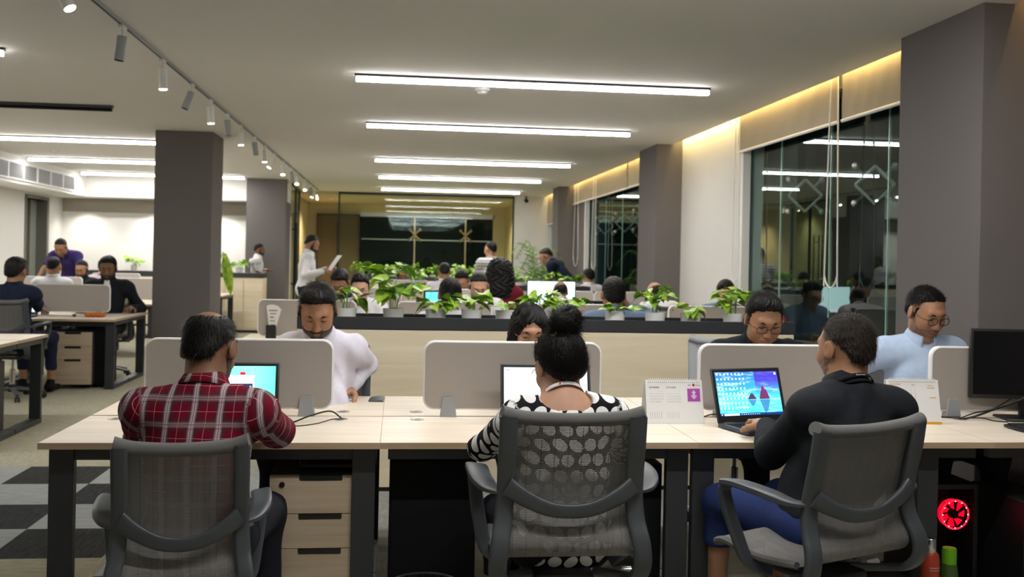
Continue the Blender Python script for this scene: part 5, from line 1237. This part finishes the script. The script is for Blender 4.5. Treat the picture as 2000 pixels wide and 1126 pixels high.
    for a, b in ((hR, hL),):
        for c in (hR, hL): parts.append(smesh(hs.ev, c-.17, c+.17, max(H*.85, .0028)))
    if np.linalg.norm(hR-hL) < .30: parts = parts[:2]+[smesh(hs.ev, lo, hi, max(H*.85, .0028))]
    # lips as a second colour
    nf = sum(len(p[1]) for p in parts); mi = np.zeros(nf, int); fc = hv[0][hv[1]].mean(1); q = (fc-hc)@HF
    mi[:len(q)] = ((np.abs(q[:, 0]) < .021*np.sqrt(np.maximum(0, 1-((q[:, 2]+.061)/.0125)**2))) & (q[:, 1] > .088)).astype(int)
    mesh_np('body', parts, [skm, LIPS[sk]], T, mi)
    # --- hair
    if style != 'none':
        hg, amp = hair_sdf(hc, HF, 1.0, style); 
        if style == 'bald_crown': hg.ell(hc+HF@np.array((.0, -.056, .122)), (.050, .058, .050), HF, .02, 's')
        cur = style == 'curly'; fr = 1 if not cur else 2.2
        def HFn(Pt):
            q = (Pt-hc)@HF; d = hg.ev(Pt)
            a = np.arctan2(q[:, 0], -(q[:, 1]+.03)); ra = np.sqrt(q[:, 0]**2+q[:, 1]**2)
            if cur: n_ = np.sin(85*q[:, 0]+6*np.sin(40*q[:, 2]))*np.sin(80*q[:, 2]+4*np.sin(50*q[:, 1]))*np.sin(75*q[:, 1]+2)
            else: n_ = np.sin(42*a+9*np.sin(30*q[:, 2])+4*np.sin(70*q[:, 0]))*.6+np.sin(160*q[:, 0]+90*q[:, 1]+5*np.sin(60*q[:, 2]))*.4
            return d+amp*n_
        lo, hi = hg.bounds(); hvv = smesh(HFn, lo-.01, hi+.01, H); ho = mesh_np('hair', [hvv], HR[hc_], T)
        if strands: add_strands(ho, hvv[0], hc, HF, strands, style, HR[hc_], seed=int(abs(x)*100))
    if brow and res < 3:
        for sx in (-1, 1):
            MB().tube([tuple(hc+HF@np.array(p)) for p in ((sx*.014, .0915, .030), (sx*.030, .0895, .0345), (sx*.048, .076, .029))], [.0042, .0045, .002], 6).build('eyebrow', HR['k'], T)
            MB().tube([tuple(hc+HF@np.array(p)) for p in ((sx*.018, .0835, .006), (sx*.031, .0870, .0025), (sx*.045, .0805, .006))], [.0012, .0019, .0012], 6).build('eyelash', HR['k'], T)
    if beard:
        bs = SDF(); hq = head_sdf(hc, HF, 1.0, fem, fat); th = {'full': .006, 'short': .0028, 'stubble': .0012}[beard]
        fF = lambda *a: hc+HF@np.array(a)
        reg = SDF(); reg.ell(fF(0, .045, -.078), (.075, .066, .048), HF, .01)
        for sx in (-1, 1): reg.cone(fF(sx*.072, .012, -.01), fF(sx*.055, .03, -.07), .018, .022, .02)
        reg.cone(fF(-.024, .100, -.046), fF(.024, .100, -.046), .0085, .0085, .01)
        reg.ell(fF(0, .104, -.061), (.019, .02, .0085), HF, .006, 's')
        def BF(Pt): 
            q = (Pt-hc)@HF
            return np.maximum(hq.ev(Pt)-th+.0006*np.sin(300*q[:, 0])*np.sin(280*q[:, 2]), reg.ev(Pt))
        lo, hi = reg.bounds(); mesh_np('beard', [smesh(BF, lo, hi, min(H, .006))], M_beard if beard != 'stubble' else M_shadow, T)
    # --- garment for the upper body
    ft = SDF(); ew = .013
    longs = sleeve == 'long'; torso(ft, ew, longs)
    if jacket: ft.cone(shR, shL, .066, .066, .05)
    if sleeve == 'half':
        pass
    if longs:
        for el, hn in ((eR, hR), (eL, hL)): ft.plane  # sleeves end at the wrist by their own length
    cut = SDF(); cut.cone(Nk+TF@np.array((0, .004, -.004 if not neckline else -.02)), hc, .060 if not neckline else .078, .070, .01)
    if neckline: cut.ell(Nk+TF@np.array((0, -.045, .0)), (.088, .075, .050), TF, .02)
    colr = None
    if collar:
        cn = nrm(hc-Nk+TF@np.array((0, .03, 0))); c0 = Nk+TF@np.array((0, .004, .012))
    hem = P[2]-.10 if not stand else P[2]-.10
    def TFn(Pt):
        d = ft.ev(Pt)
        if sleeve == 'half':
            for sh, el in ((shR, eR), (shL, eL)):
                u = nrm(el-sh); L = np.linalg.norm(el-sh)*.78; t = (Pt-sh)@u-L; rr = np.linalg.norm(Pt-sh-((Pt-sh)@u)[:, None]*u, axis=1)
                d = np.where((t > -.03) & (rr < .12) & (np.abs(Pt[:, 0]-sh[0]) < .3), np.maximum(d, np.where(rr < .10, t, -1)), d)
        d = d+wr(Pt, wr_amp, 1.0, x*3)
        d = -smn(-d, cut.ev(Pt), .006)
        return np.maximum(d, hem-Pt[:, 2])
    lo, hi = ft.bounds(); hi = hi+np.array((0, 0, .05)); tv, tf = smesh(TFn, lo-.01, hi, HB if res > 0 else .0065)
    # cloth coordinates follow trunk and sleeves
    segs = [(P, Nk, 0), (shR, eR, 1), (eR, hR, 2), (shL, eL, 3), (eL, hL, 4)]
    best = np.full(len(tv), 9.); uvw = np.zeros((len(tv), 3))
    for a, b, i in segs:
        ab = b-a; L = np.linalg.norm(ab); u = ab/L; t = np.clip((tv-a)@u, 0, L); v = tv-a-t[:, None]*u; dist = np.linalg.norm(v, axis=1)-(.16 if i == 0 else .05)
        if i == 0: q = tv-P; c3 = np.stack([q[:, 0]+.044, q@u, q[:, 1]], 1)
        else:
            e1 = nrm(np.cross(u, (0, 1, .3))); c3 = np.stack([(tv-a)@e1+.1, (tv-a)@u+(.275 if i in (2, 4) else 0), (tv-a)@e1*0], 1)
        M_ = dist < best; best[M_] = dist[M_]; uvw[M_] = c3[M_]
    mesh_np('jacket' if jacket else 'shirt', [(tv, tf)], jacket or top, T, None, uvw+1.0)
    if collar:
        MC = jacket if jacket else top; cs = .90 if fem else 1.0; ca = TF@np.array(Matrix.Rotation(-.20, 3, 'X')); c0 = Nk+TF@np.array((0, .008, .022))
        prof = [(.080, -.050, 0), (.0635, .010, 0), (.0615, .034, 0), (.066, .038, 0), (.074, .018, .3), (.087, -.014, 1)]; nn = 40; vs_ = []; at2 = []
        for q_, (r0, z0_, fl) in enumerate(prof):
            for k in range(nn+1):
                a = R(-158+316*k/nn); fr = max(0, (abs(a)-R(95))/R(63)); zz = z0_-fl*.030*fr-(.012*fr if q_ > 1 else .02*fr)
                p = c0+ca@np.array((math.sin(a)*r0*cs, -math.cos(a)*r0*cs*1.04, zz)); vs_.append(p); at2.append((1+a*.075, 1+z0_, 0))
        Q = [(i*(nn+1)+k, i*(nn+1)+k+1, (i+1)*(nn+1)+k+1, (i+1)*(nn+1)+k) for i in range(len(prof)-1) for k in range(nn)]
        co = mesh_np('collar', [(np.array(vs_), np.array(Q))], MC, T, None, np.array(at2)); sm = co.modifiers.new('t', 'SOLIDIFY'); sm.thickness = .0028
    if jacket:      # shirt front and collar seen in the jacket opening
        b = SDF(); b.cone(Nk+TF@np.array((0, .025, .012)), Nk+TF@np.array((0, .062, -.10)), .060, .035, .02); b.ell(S1+TF@np.array((0, .055, .12)), (.05, .085, .12), TF, .02)
        lo, hi = b.bounds(); mesh_np('shirt_front', [smesh(b.ev, lo, hi, HB*.8)], top, T)
    if sleeve == 'long':
        b = SDF()
        for el, hn in ((eR, hR), (eL, hL)):
            u = nrm(hn-el); b.cone(hn-u*.045, hn-u*.008, .037, .0365, .002)
            
        def CF(Pt):
            d = b.ev(Pt)
            for el, hn in ((eR, hR), (eL, hL)):
                u = nrm(hn-el); t = (Pt-hn)@u; near = np.linalg.norm(Pt-hn, axis=1) < .14; d = np.where(near, np.maximum(d, np.maximum(t-.002, -t-.055)), d)
            return d
        for c in (hR, hL): mesh_np('cuff', [smesh(lambda q: np.maximum(CF(q), np.linalg.norm(q-c, axis=1)-.09), c-.11, c+.11, min(HB, .008))], top if not jacket else (top if jacket is M_blk else jacket), T)
    # --- trousers and shoes
    lg = SDF(); lg.ell(P+np.array((0, -.01, .0)), (.168, .122, .11), None, .05)
    for i, hp_ in enumerate((hipR, hipL)): lg.cone(hp_, kn[i], .088, .062, .05); lg.cone(kn[i], an[i]+np.array((0, 0, .04)), .060, .046, .04)
    lo, hi = lg.bounds(); mesh_np('trousers', [smesh(lambda q: np.maximum(lg.ev(q)+wr(q, .005, 1, 1), np.maximum(q[:, 2]-(P[2]+.06), hem_z-q[:, 2])), lo, hi, HB*1.2)], bot, T)
    if shoe:
        for i in (0, 1):
            sf = SDF(); a = an[i]; sf.cone((a[0], a[1]-.035, .045), (a[0], a[1]+.15, .035), .040, .030, .03, fl=((0, 0, 1), 1.15)); sf.cone((a[0], a[1]-.02, .05), (a[0], a[1]-.005, .10), .042, .038, .03)
            lo, hi = sf.bounds(); mesh_np('shoe', [smesh(lambda q: np.maximum(sf.ev(q), .002-q[:, 2]), lo, hi, HB)], M_blackm, T)
    if glasses:
        b = MB(); F_ = lambda *a: tuple(hc+HF@np.array(a))
        for sx in (-1, 1):
            ring = []
            for k in range(20):
                a = 2*PI*k/20; c_, s_ = math.cos(a), math.sin(a); ring.append(F_(sx*.034+.0245*math.copysign(abs(c_)**.75, c_), .104-.10*abs(sx*.034+.024*c_-0)*.25, .004+.0185*math.copysign(abs(s_)**.75, s_)))
            b.tube(ring, .0016, 6, closed=True); b.tube([F_(sx*.058, .100, .010), F_(sx*.079, .070, .010), F_(sx*.084, .0, .008), F_(sx*.080, -.03, -.006)], .0016, 6)
        b.tube([F_(-.010, .103, .008), F_(0, .107, .011), F_(.010, .103, .008)], .0015, 6); G = b.build('glasses', glasses, T)
        for sx in (-1, 1): MB().add([F_(sx*.034+.0235*math.cos(2*PI*k/16), .1032-.10*abs(sx*.034+.0235*math.cos(2*PI*k/16))*.25, .004+.0175*math.sin(2*PI*k/16)) for k in range(16)], [tuple(range(16))]).build('lens', M_lens, G, 0)
    if chairlab:
        a = R(rz if chrz is None else chrz); dup(ch, (loc[0]+math.sin(a)*(.02+chdy), loc[1]-math.cos(a)*(.02+chdy), 0), a, chairlab, CG)
    print('PERSON', lab[:40], 'lean', lean, slump, 'sc', round(sc, 2), 'hz', round(hz*sc, 2), 'loc', [round(float(q), 2) for q in loc])
    return dict(T=T, hc=hc, HF=HF, Nk=Nk, TF=TF, hR=hR, hL=hL, eR=eR, eL=eL, S1=S1, P=P)
M_lens = glass('spectacle_lens', (.93, .95, .97), 1.2)
def add_strands(ho, vs, hc, HF, n, style, m, seed=1):
    """fine locks of hair lying on the hair mass"""
    rd = np.random.RandomState(seed+5); q = (vs-hc)@HF
    if style not in ('bun', 'long'): q = q[~((q[:, 1] > .002) & (q[:, 2] < .035))]
    idx = rd.randint(0, len(q), n); P0 = q[idx]
    crown = np.array((.01, -.055, .125)); nr = P0-np.array((0, -.014, .02)); nr /= np.linalg.norm(nr, axis=1)[:, None]
    if style == 'bun':
        B = np.array((0, -.088, .125)); inb = np.linalg.norm(P0-B, axis=1) < .062; fl = B-P0; sp = np.cross(P0-B, np.array((.1, -.6, .8))); fl = np.where(inb[:, None], sp, fl)
        nr = np.where(inb[:, None], (P0-B), nr); nr /= np.linalg.norm(nr, axis=1)[:, None]; L = np.where(inb, .028, .035); lift = .012
    elif style in ('long',): fl = np.tile(np.array((0, -.1, -1.)), (n, 1)); L = np.full(n, .09); lift = .01
    else:
        fl = P0-crown; fl[:, 2] -= .03; L = np.full(n, .020); lift = .18; fr = P0[:, 1] > .025
        fl[fr] = np.stack([np.where(P0[fr, 0] > -.02, 1., -1.)*.9, np.full(fr.sum(), -.15), np.full(fr.sum(), .25)], 1); L = np.where(fr, .014, L); L = np.where((P0[:, 2] < .045) & (np.abs(P0[:, 0]) > .05), .006, L)
        if style == 'bald_crown': ok = np.linalg.norm((P0-np.array((0, -.056, .112)))/np.array((1, 1.15, 1)), axis=1) > .062; P0, nr, fl, L = P0[ok], nr[ok], fl[ok], L[ok]; n = len(P0)
    fl -= nr*(fl*nr).sum(1)[:, None]; fl /= np.linalg.norm(fl, axis=1)[:, None]+1e-9; fl += rd.normal(0, .22, fl.shape); L = L*rd.uniform(.6, 1.3, n)
    side = np.cross(fl, nr); side /= np.linalg.norm(side, axis=1)[:, None]+1e-9; w_ = .00055
    A = P0-nr*.002; B_ = P0+fl*L[:, None]*.5+nr*(.0015+lift*.25*L)[:, None]; C_ = P0+fl*L[:, None]+nr*(lift*L*.8)[:, None]
    if style in ('bun',): B_ = P0+fl*L[:, None]*.5+nr*.003; C_ = P0+fl*L[:, None]+nr*np.where(rd.rand(n) < .93, rd.uniform(-.006, -.001, n), rd.uniform(.002, .008, n))[:, None]
    vv = np.stack([A-side*w_, A+side*w_, B_+side*w_, B_-side*w_, C_+side*w_*.3, C_-side*w_*.3], 1).reshape(-1, 3); vv = hc+vv@HF.T
    k = np.arange(n)*6; ff = np.concatenate([np.stack([k, k+1, k+2, k+3], 1), np.stack([k+3, k+2, k+4, k+5], 1)])
    me = ho.data; bm = bmesh.new(); bm.from_mesh(me); nv = [bm.verts.new(tuple(p)) for p in vv]
    for f in ff: 
        bf = bm.faces.new([nv[i] for i in f]); bf.smooth = True
    bm.to_mesh(me); bm.free()
# ---- the people at the front bench
p1 = person('person in a red plaid shirt seen from behind, balding crown, at the front bench', (-.63, 3.47, 1.125), -4, 1.06, .42, dist=.10, hp=24, hy=-8, style='bald_crown', sk='d', top=M_plaid, RH=(-.50, 3.88, .79), LH=(-.74, 3.86, .79), polR=(1, .1, -.6), polL=(-1, .1, -.6), res=0, strands=9000, belly=1.25, beard='short', brow=False, wr_amp=.008)
p2 = person('person with a hair bun in a black and white polka dot blouse, seen from behind', (.573, 3.44, 1.075), 4, 1.05, .47, dist=.05, neck=.122, hp=22, hy=10, style='bun', sk='l', fem=True, top=M_dots, collar=False, neckline=True, RH=(.68, 3.80, .79), LH=(.50, 3.78, .79), polR=(1, -.2, -.6), polL=(-1.2, -.1, -.5), res=0, strands=11000, brow=False, hem_z=.22, wr_amp=.010)
p3 = person('person in a black shirt typing on the blue-screen laptop, seen from behind', (1.645, 3.50, 1.145), 14, 1.08, .47, dist=.02, shx=9, hp=10, hy=6, style='fade', hc_='s', sk='m', top=M_blk, bot=M_denim, LH=(1.49, 3.86, .80), RH=(1.80, 3.92, .79), LD=(.15, 1, -.1), polL=(-.75, -.3, -1), polR=(.7, -.3, -.6), res=0, strands=9000, beard='stubble', brow=False, hem_z=.30, curl=.45, wr_amp=.009)
p4 = person('person in a pale lilac-white shirt looking down, facing the camera at the left', (-.377, 4.86, 1.185), 178, 1.05, .47, slump=25, shw=.150, hp=34, hy=4, hb=.04, style='quiff', sk='m', top=M_lilac, LH=(-.225, 5.02, .80), RH=(-.56, 4.95, .80), LD=(.5, .8, -.2), res=0, strands=6000, beard='short', curl=.9, polL=(-.1, -.8, -1), polR=(.1, -.8, -1), chdy=.10, chairlab='mesh office chair of the man in the pale lilac-white shirt', wr_amp=.011)
p5 = person('person with long black hair and glasses, half hidden behind the hair bun', (.665, 4.98, 1.10), 184, 1.0, .47, hp=26, style='long', sk='l', fem=True, top=M_blk, res=0, glasses=M_brass, chdy=.08, chairlab='mesh office chair of the long-haired woman behind the bun')
p6 = person('person in a black jacket and rectangular glasses looking down, facing the camera', (1.868, 4.92, 1.17), 182, 1.08, .47, hp=28, hy=-6, style='thick', sk='m', top=M_blk, res=0, strands=6000, glasses=M_black, fat=1.08)
p7 = person('person in a light blue shirt and round glasses looking down beside the large column', (2.80, 5.02, 1.215), 176, 1.10, .47, hp=26, hy=14, style='short', sk='m', top=M_blue, res=0, strands=6000, beard='stubble', glasses=M_black, fat=1.08, RH=(2.42, 4.86, .80), LH=(2.90, 4.80, .80), polR=(.9, -.2, -.4), chdy=.08, chairlab='mesh office chair of the man in the light blue shirt', wr_amp=.010)
# lanyards
def lanyard(p, r0, m, sc, mt, txt, tsz, tm, red=None):
    T = p['T']; Nk, TF, hc = p['Nk'], p['TF'], p['hc']; c0 = Nk+TF@np.array((0, -.026 if m else -.004, .014 if m else .002)); ax = TF@np.array((0, .42, 1)); ax /= np.linalg.norm(ax)
    C = Matrix.Translation(Vector(c0)) @ Matrix(TF.tolist()).to_4x4() @ Matrix.Rotation(-.5 if m else -.42, 4, 'X')
    n = 30; hw = .0075
    vs_ = []
    def rr(a): return r0*(1+.10*(abs(a)/PI)**2)
    for k in range(n+1):
        a = R(-120+240*k/n)
        for z in (-hw, hw): vs_.append((math.sin(a)*(rr(a)-.15*z), -math.cos(a)*(rr(a)-.15*z), z+.012))
    b = MB(); vs2 = [C @ Vector(v) for v in vs_]; b.add(vs2, [(2*k, 2*k+2, 2*k+3, 2*k+1) for k in range(n)]); o = b.build('lanyard', mt, T, 60, recalc=False); s = o.modifiers.new('t', 'SOLIDIFY'); s.thickness = .0012; s.offset = 0
    def bend(v): a = v.x/r0; return Vector((math.sin(a)*(rr(a)+.0012-.15*v.z), -math.cos(a)*(rr(a)+.0012-.15*v.z), v.z+.012))
    text(txt, tsz, (-.017, 0, -.0035), C, tm, o, 'lettering', .0001, bend=bend)
    if red:
        q = MB(); q.add([C @ bend(Vector(p_)) for p_ in ((-.027, 0, -.005), (-.021, 0, -.005), (-.019, 0, .0055), (-.025, 0, .0055))], [(0, 1, 2, 3)]); q.build('red_mark', M_red, o, 0)
    return o
lanyard(p2, .066, 1, 1, M_paper, 'idemitsu', .0125, M_inkd, True)
lanyard(p3, .090, 0, 1, M_blackm, 'Kawasaki', .0105, M_paper)
# scrunchie
t = p2; F_ = lambda *a: Vector(t['hc']+t['HF']@np.array(a))
b = MB(); pts = [F_(.046*math.cos(a), -.070+.044*math.sin(a)*.75, .092+.014*math.sin(3*a)+.02*-math.sin(a)) for a in [2*PI*k/24 for k in range(24)]]; b.tube(pts, [.007+.002*math.sin(5*k) for k in range(24)], 8, closed=True)
b.build('hair_tie', M_ht if 'M_ht' in globals() else mat('yellow_hair_tie', (.35, .27, .06), .6), p2['T'])
# scalp strands already give the hair; glasses temple of the bun wearer
MB().tube([F_(-.078, -.01, .0), F_(-.083, .03, .004), F_(-.070, .085, .006)], .0014, 6).build('glasses', M_black, p2['T'])
# ---- people in the rows behind
def q(lab, head, rz, **k):
    ch_ = k.pop('c', 1)
    cl = 'chair of the '+lab
    for a_ in (' seen from behind', ' facing the camera', ', back to the camera', ', from behind', ' looking down', ' at the left frame edge', ' with a moustache', ' in thin glasses', ' with dark hair', ' in navy whose dark hair shows', ' mostly hidden', ' with black hair and white collar'): cl = cl.replace(a_, '')
    return person(lab, head, rz, res=k.pop('res', 2), chairlab=(cl if ch_ and not k.get('stand') else None), **k)
q('person in a navy suit seen from behind at the left frame edge', (-3.70, 10.2, 1.235), -6, jacket=M_navy, sc=1.1, hp=12, style='thick', top=M_whiteshirt, RH=(-3.70, 10.9, .79), LH=(-4.05, 10.9, .79), bot=M_navy, hem_z=.2, polR=(1, -.2, -.5))
q('person in a pale shirt, back to the camera, below the purple polo', (-4.427, 13.5, 1.235), 0, sc=1.08, hp=12, top=M_whiteshirt, style='fade')
q('person in a purple polo leaning on a desk at the left', (-5.10, 15.85, 1.50), 175, stand=True, lean='fit', slump=0, sc=1.08, hp=38, top=M_purp, sleeve='half', RH=(-5.45, 15.50, .80), LH=(-4.75, 15.50, .80), style='short', sk='m', polR=(1, -.1, 0), polL=(-1, -.1, 0), bot=M_trou)
q('person with a full black beard sitting beside the purple polo', (-4.59, 15.2, 1.184), 172, hp=25, beard='full', style='short', top=M_blk)
q('person in a pale pink shirt mostly hidden by the man in the black suit', (-4.72, 16.75, 1.20), -10, top=M_pink, hp=20)
q('person in a black suit and white shirt facing the camera at the left', (-3.345, 12.05, 1.255), 183, sc=1.12, jacket=M_blk, hp=20, beard='full', style='thick', sk='d', LH=(-3.05, 11.95, .80), RH=(-3.6, 11.9, .80))
q('person in a white shirt standing behind the cream cabinet', (-2.66, 19.68, 1.54), -75, stand=True, RH=(-2.70, 19.42, 1.15), LH=(-2.52, 19.55, 1.15), hp=12, beard='full', style='short', hy=-10, sk='d')
p15 = q('person in a white shirt standing and reading papers by the glass door', (-1.244, 14.7, 1.62), -78, stand=True, hp=28, hy=-5, beard='full', style='short', sc=1.05, RH=(-1.06, 14.42, 1.22), LH=(-1.02, 14.60, 1.26), RD=(0, 1, .3), LD=(0, 1, .3), curl=.8, bot=M_navy)
q('person in navy with dark hair behind the man in the lilac shirt', (-.565, 10.1, 1.19), 165, top=M_navy, hp=45, style='thick')
q('person with thin glasses and white shirt just behind the long planter', (-.341, 9.35, 1.16), 178, top=M_whiteshirt, hp=22, style='thick', glasses=M_black, sk='w', res=1)
q('person in grey bending over a laptop beyond the second planter', (.112, 16.9, 1.20), 165, top=M_greyc, hp=45, style='thick')
q('person in a white shirt seen from behind before the second planter', (.641, 13.7, 1.26), 0, hp=15, style='short', res=3)
q('person with black hair and white collar seen from behind, left of the cyan monitor', (.404, 7.6, 1.165), -4, hp=18, style='thick', sk='m', res=1)
q('person in navy whose dark hair shows beside the man looking down', (.845, 13.1, 1.155), 165, sc=1.15, hp=35, style='thick', top=M_navy, res=3)
q('person with a moustache in a white shirt looking down left of the maroon top', (.78, 9.55, 1.185), 180, hp=32, style='short', sk='l', beard='stubble', res=1, sc=1.1)
q('person with long curly black hair and a maroon top, from behind', (1.06, 10.3, 1.32), -8, hp=8, style='curly', fem=True, top=M_maroon, sc=1.08, collar=False, stand=False, seat=.56, c=0, RH=(1.35, 10.75, .80), LH=(.8, 10.75, .80))
q('person in a striped white t-shirt standing with his back turned', (1.438, 15.5, 1.60), 14, stand=True, hp=8, hy=25, style='short', top=M_stripe, collar=False, sleeve='half', sk='l')
q('person in a navy jacket standing by the palm, looking down', (2.27, 15.2, 1.51), 62, stand=True, lean='fit', slump=0, hp=36, hy=25, style='short', hc_='s', jacket=M_navy, sk='l')
q('person with a receding crop facing the large white monitor', (1.845, 11.2, 1.09), 8, hp=8, style='rim', sk='d', top=M_pink, beard='short')
q('person in a white shirt with black hair by the far window', (3.10, 16.0, 1.20), 20, hp=15, style='thick')
p28 = q('person in a chambray shirt holding a phone to his ear, from behind', (1.673, 7.6, 1.19), -2, hp=10, style='thick', top=M_bluec, sk='m', res=1, RH=(1.80, 7.64, 1.10), RD=(0, .2, 1), polR=(1, -.1, -.6), curl=.8, sc=1.1)
q('bald person in a white shirt seen from behind', (2.943, 11.2, 1.10), 12, hp=10, style='rim', hc_='s', sk='l')
q('person in thin glasses facing the camera before the bare white wall', (3.18, 9.4, 1.16), 172, hp=24, style='thick', glasses=M_black, top=M_bluec, sk='l', res=1)
# papers held by the standing reader, the phone
t = thing('paper_sheets', 'white papers held by the man standing by the glass door', 'papers', (-.97, 14.47, 1.25), R(-70)); MB().box(-.11, .11, -.002, .002, -.02, .26, M=Matrix.Rotation(R(-35), 4, 'X')).build('sheets', M_paper, t, 0)
t = thing('mobile_phone', 'black phone at the ear of the man in the chambray shirt', 'phone', (1.775, 7.66, 1.20), R(80)); MB().box(-.036, .036, -.005, .005, -.07, .07, .004, 2, M=Matrix.Rotation(R(12), 4, 'Y')).build('phone_body', M_black, t)
o = MB().box(1.60, 1.68, 4.015, 4.045, .759, .772, .002).build('sticky_note_pad', M_yellow); setp(o, 'small orange sticky pad on the palm rest of the blue-screen laptop', 'sticky notes')
o = MB().tube([(-.215, 4.97, .80), (-.24, 4.93, .755)], .004, 8).build('pen', M_black); setp(o, 'black pen under the hand of the man in the lilac shirt', 'pen')
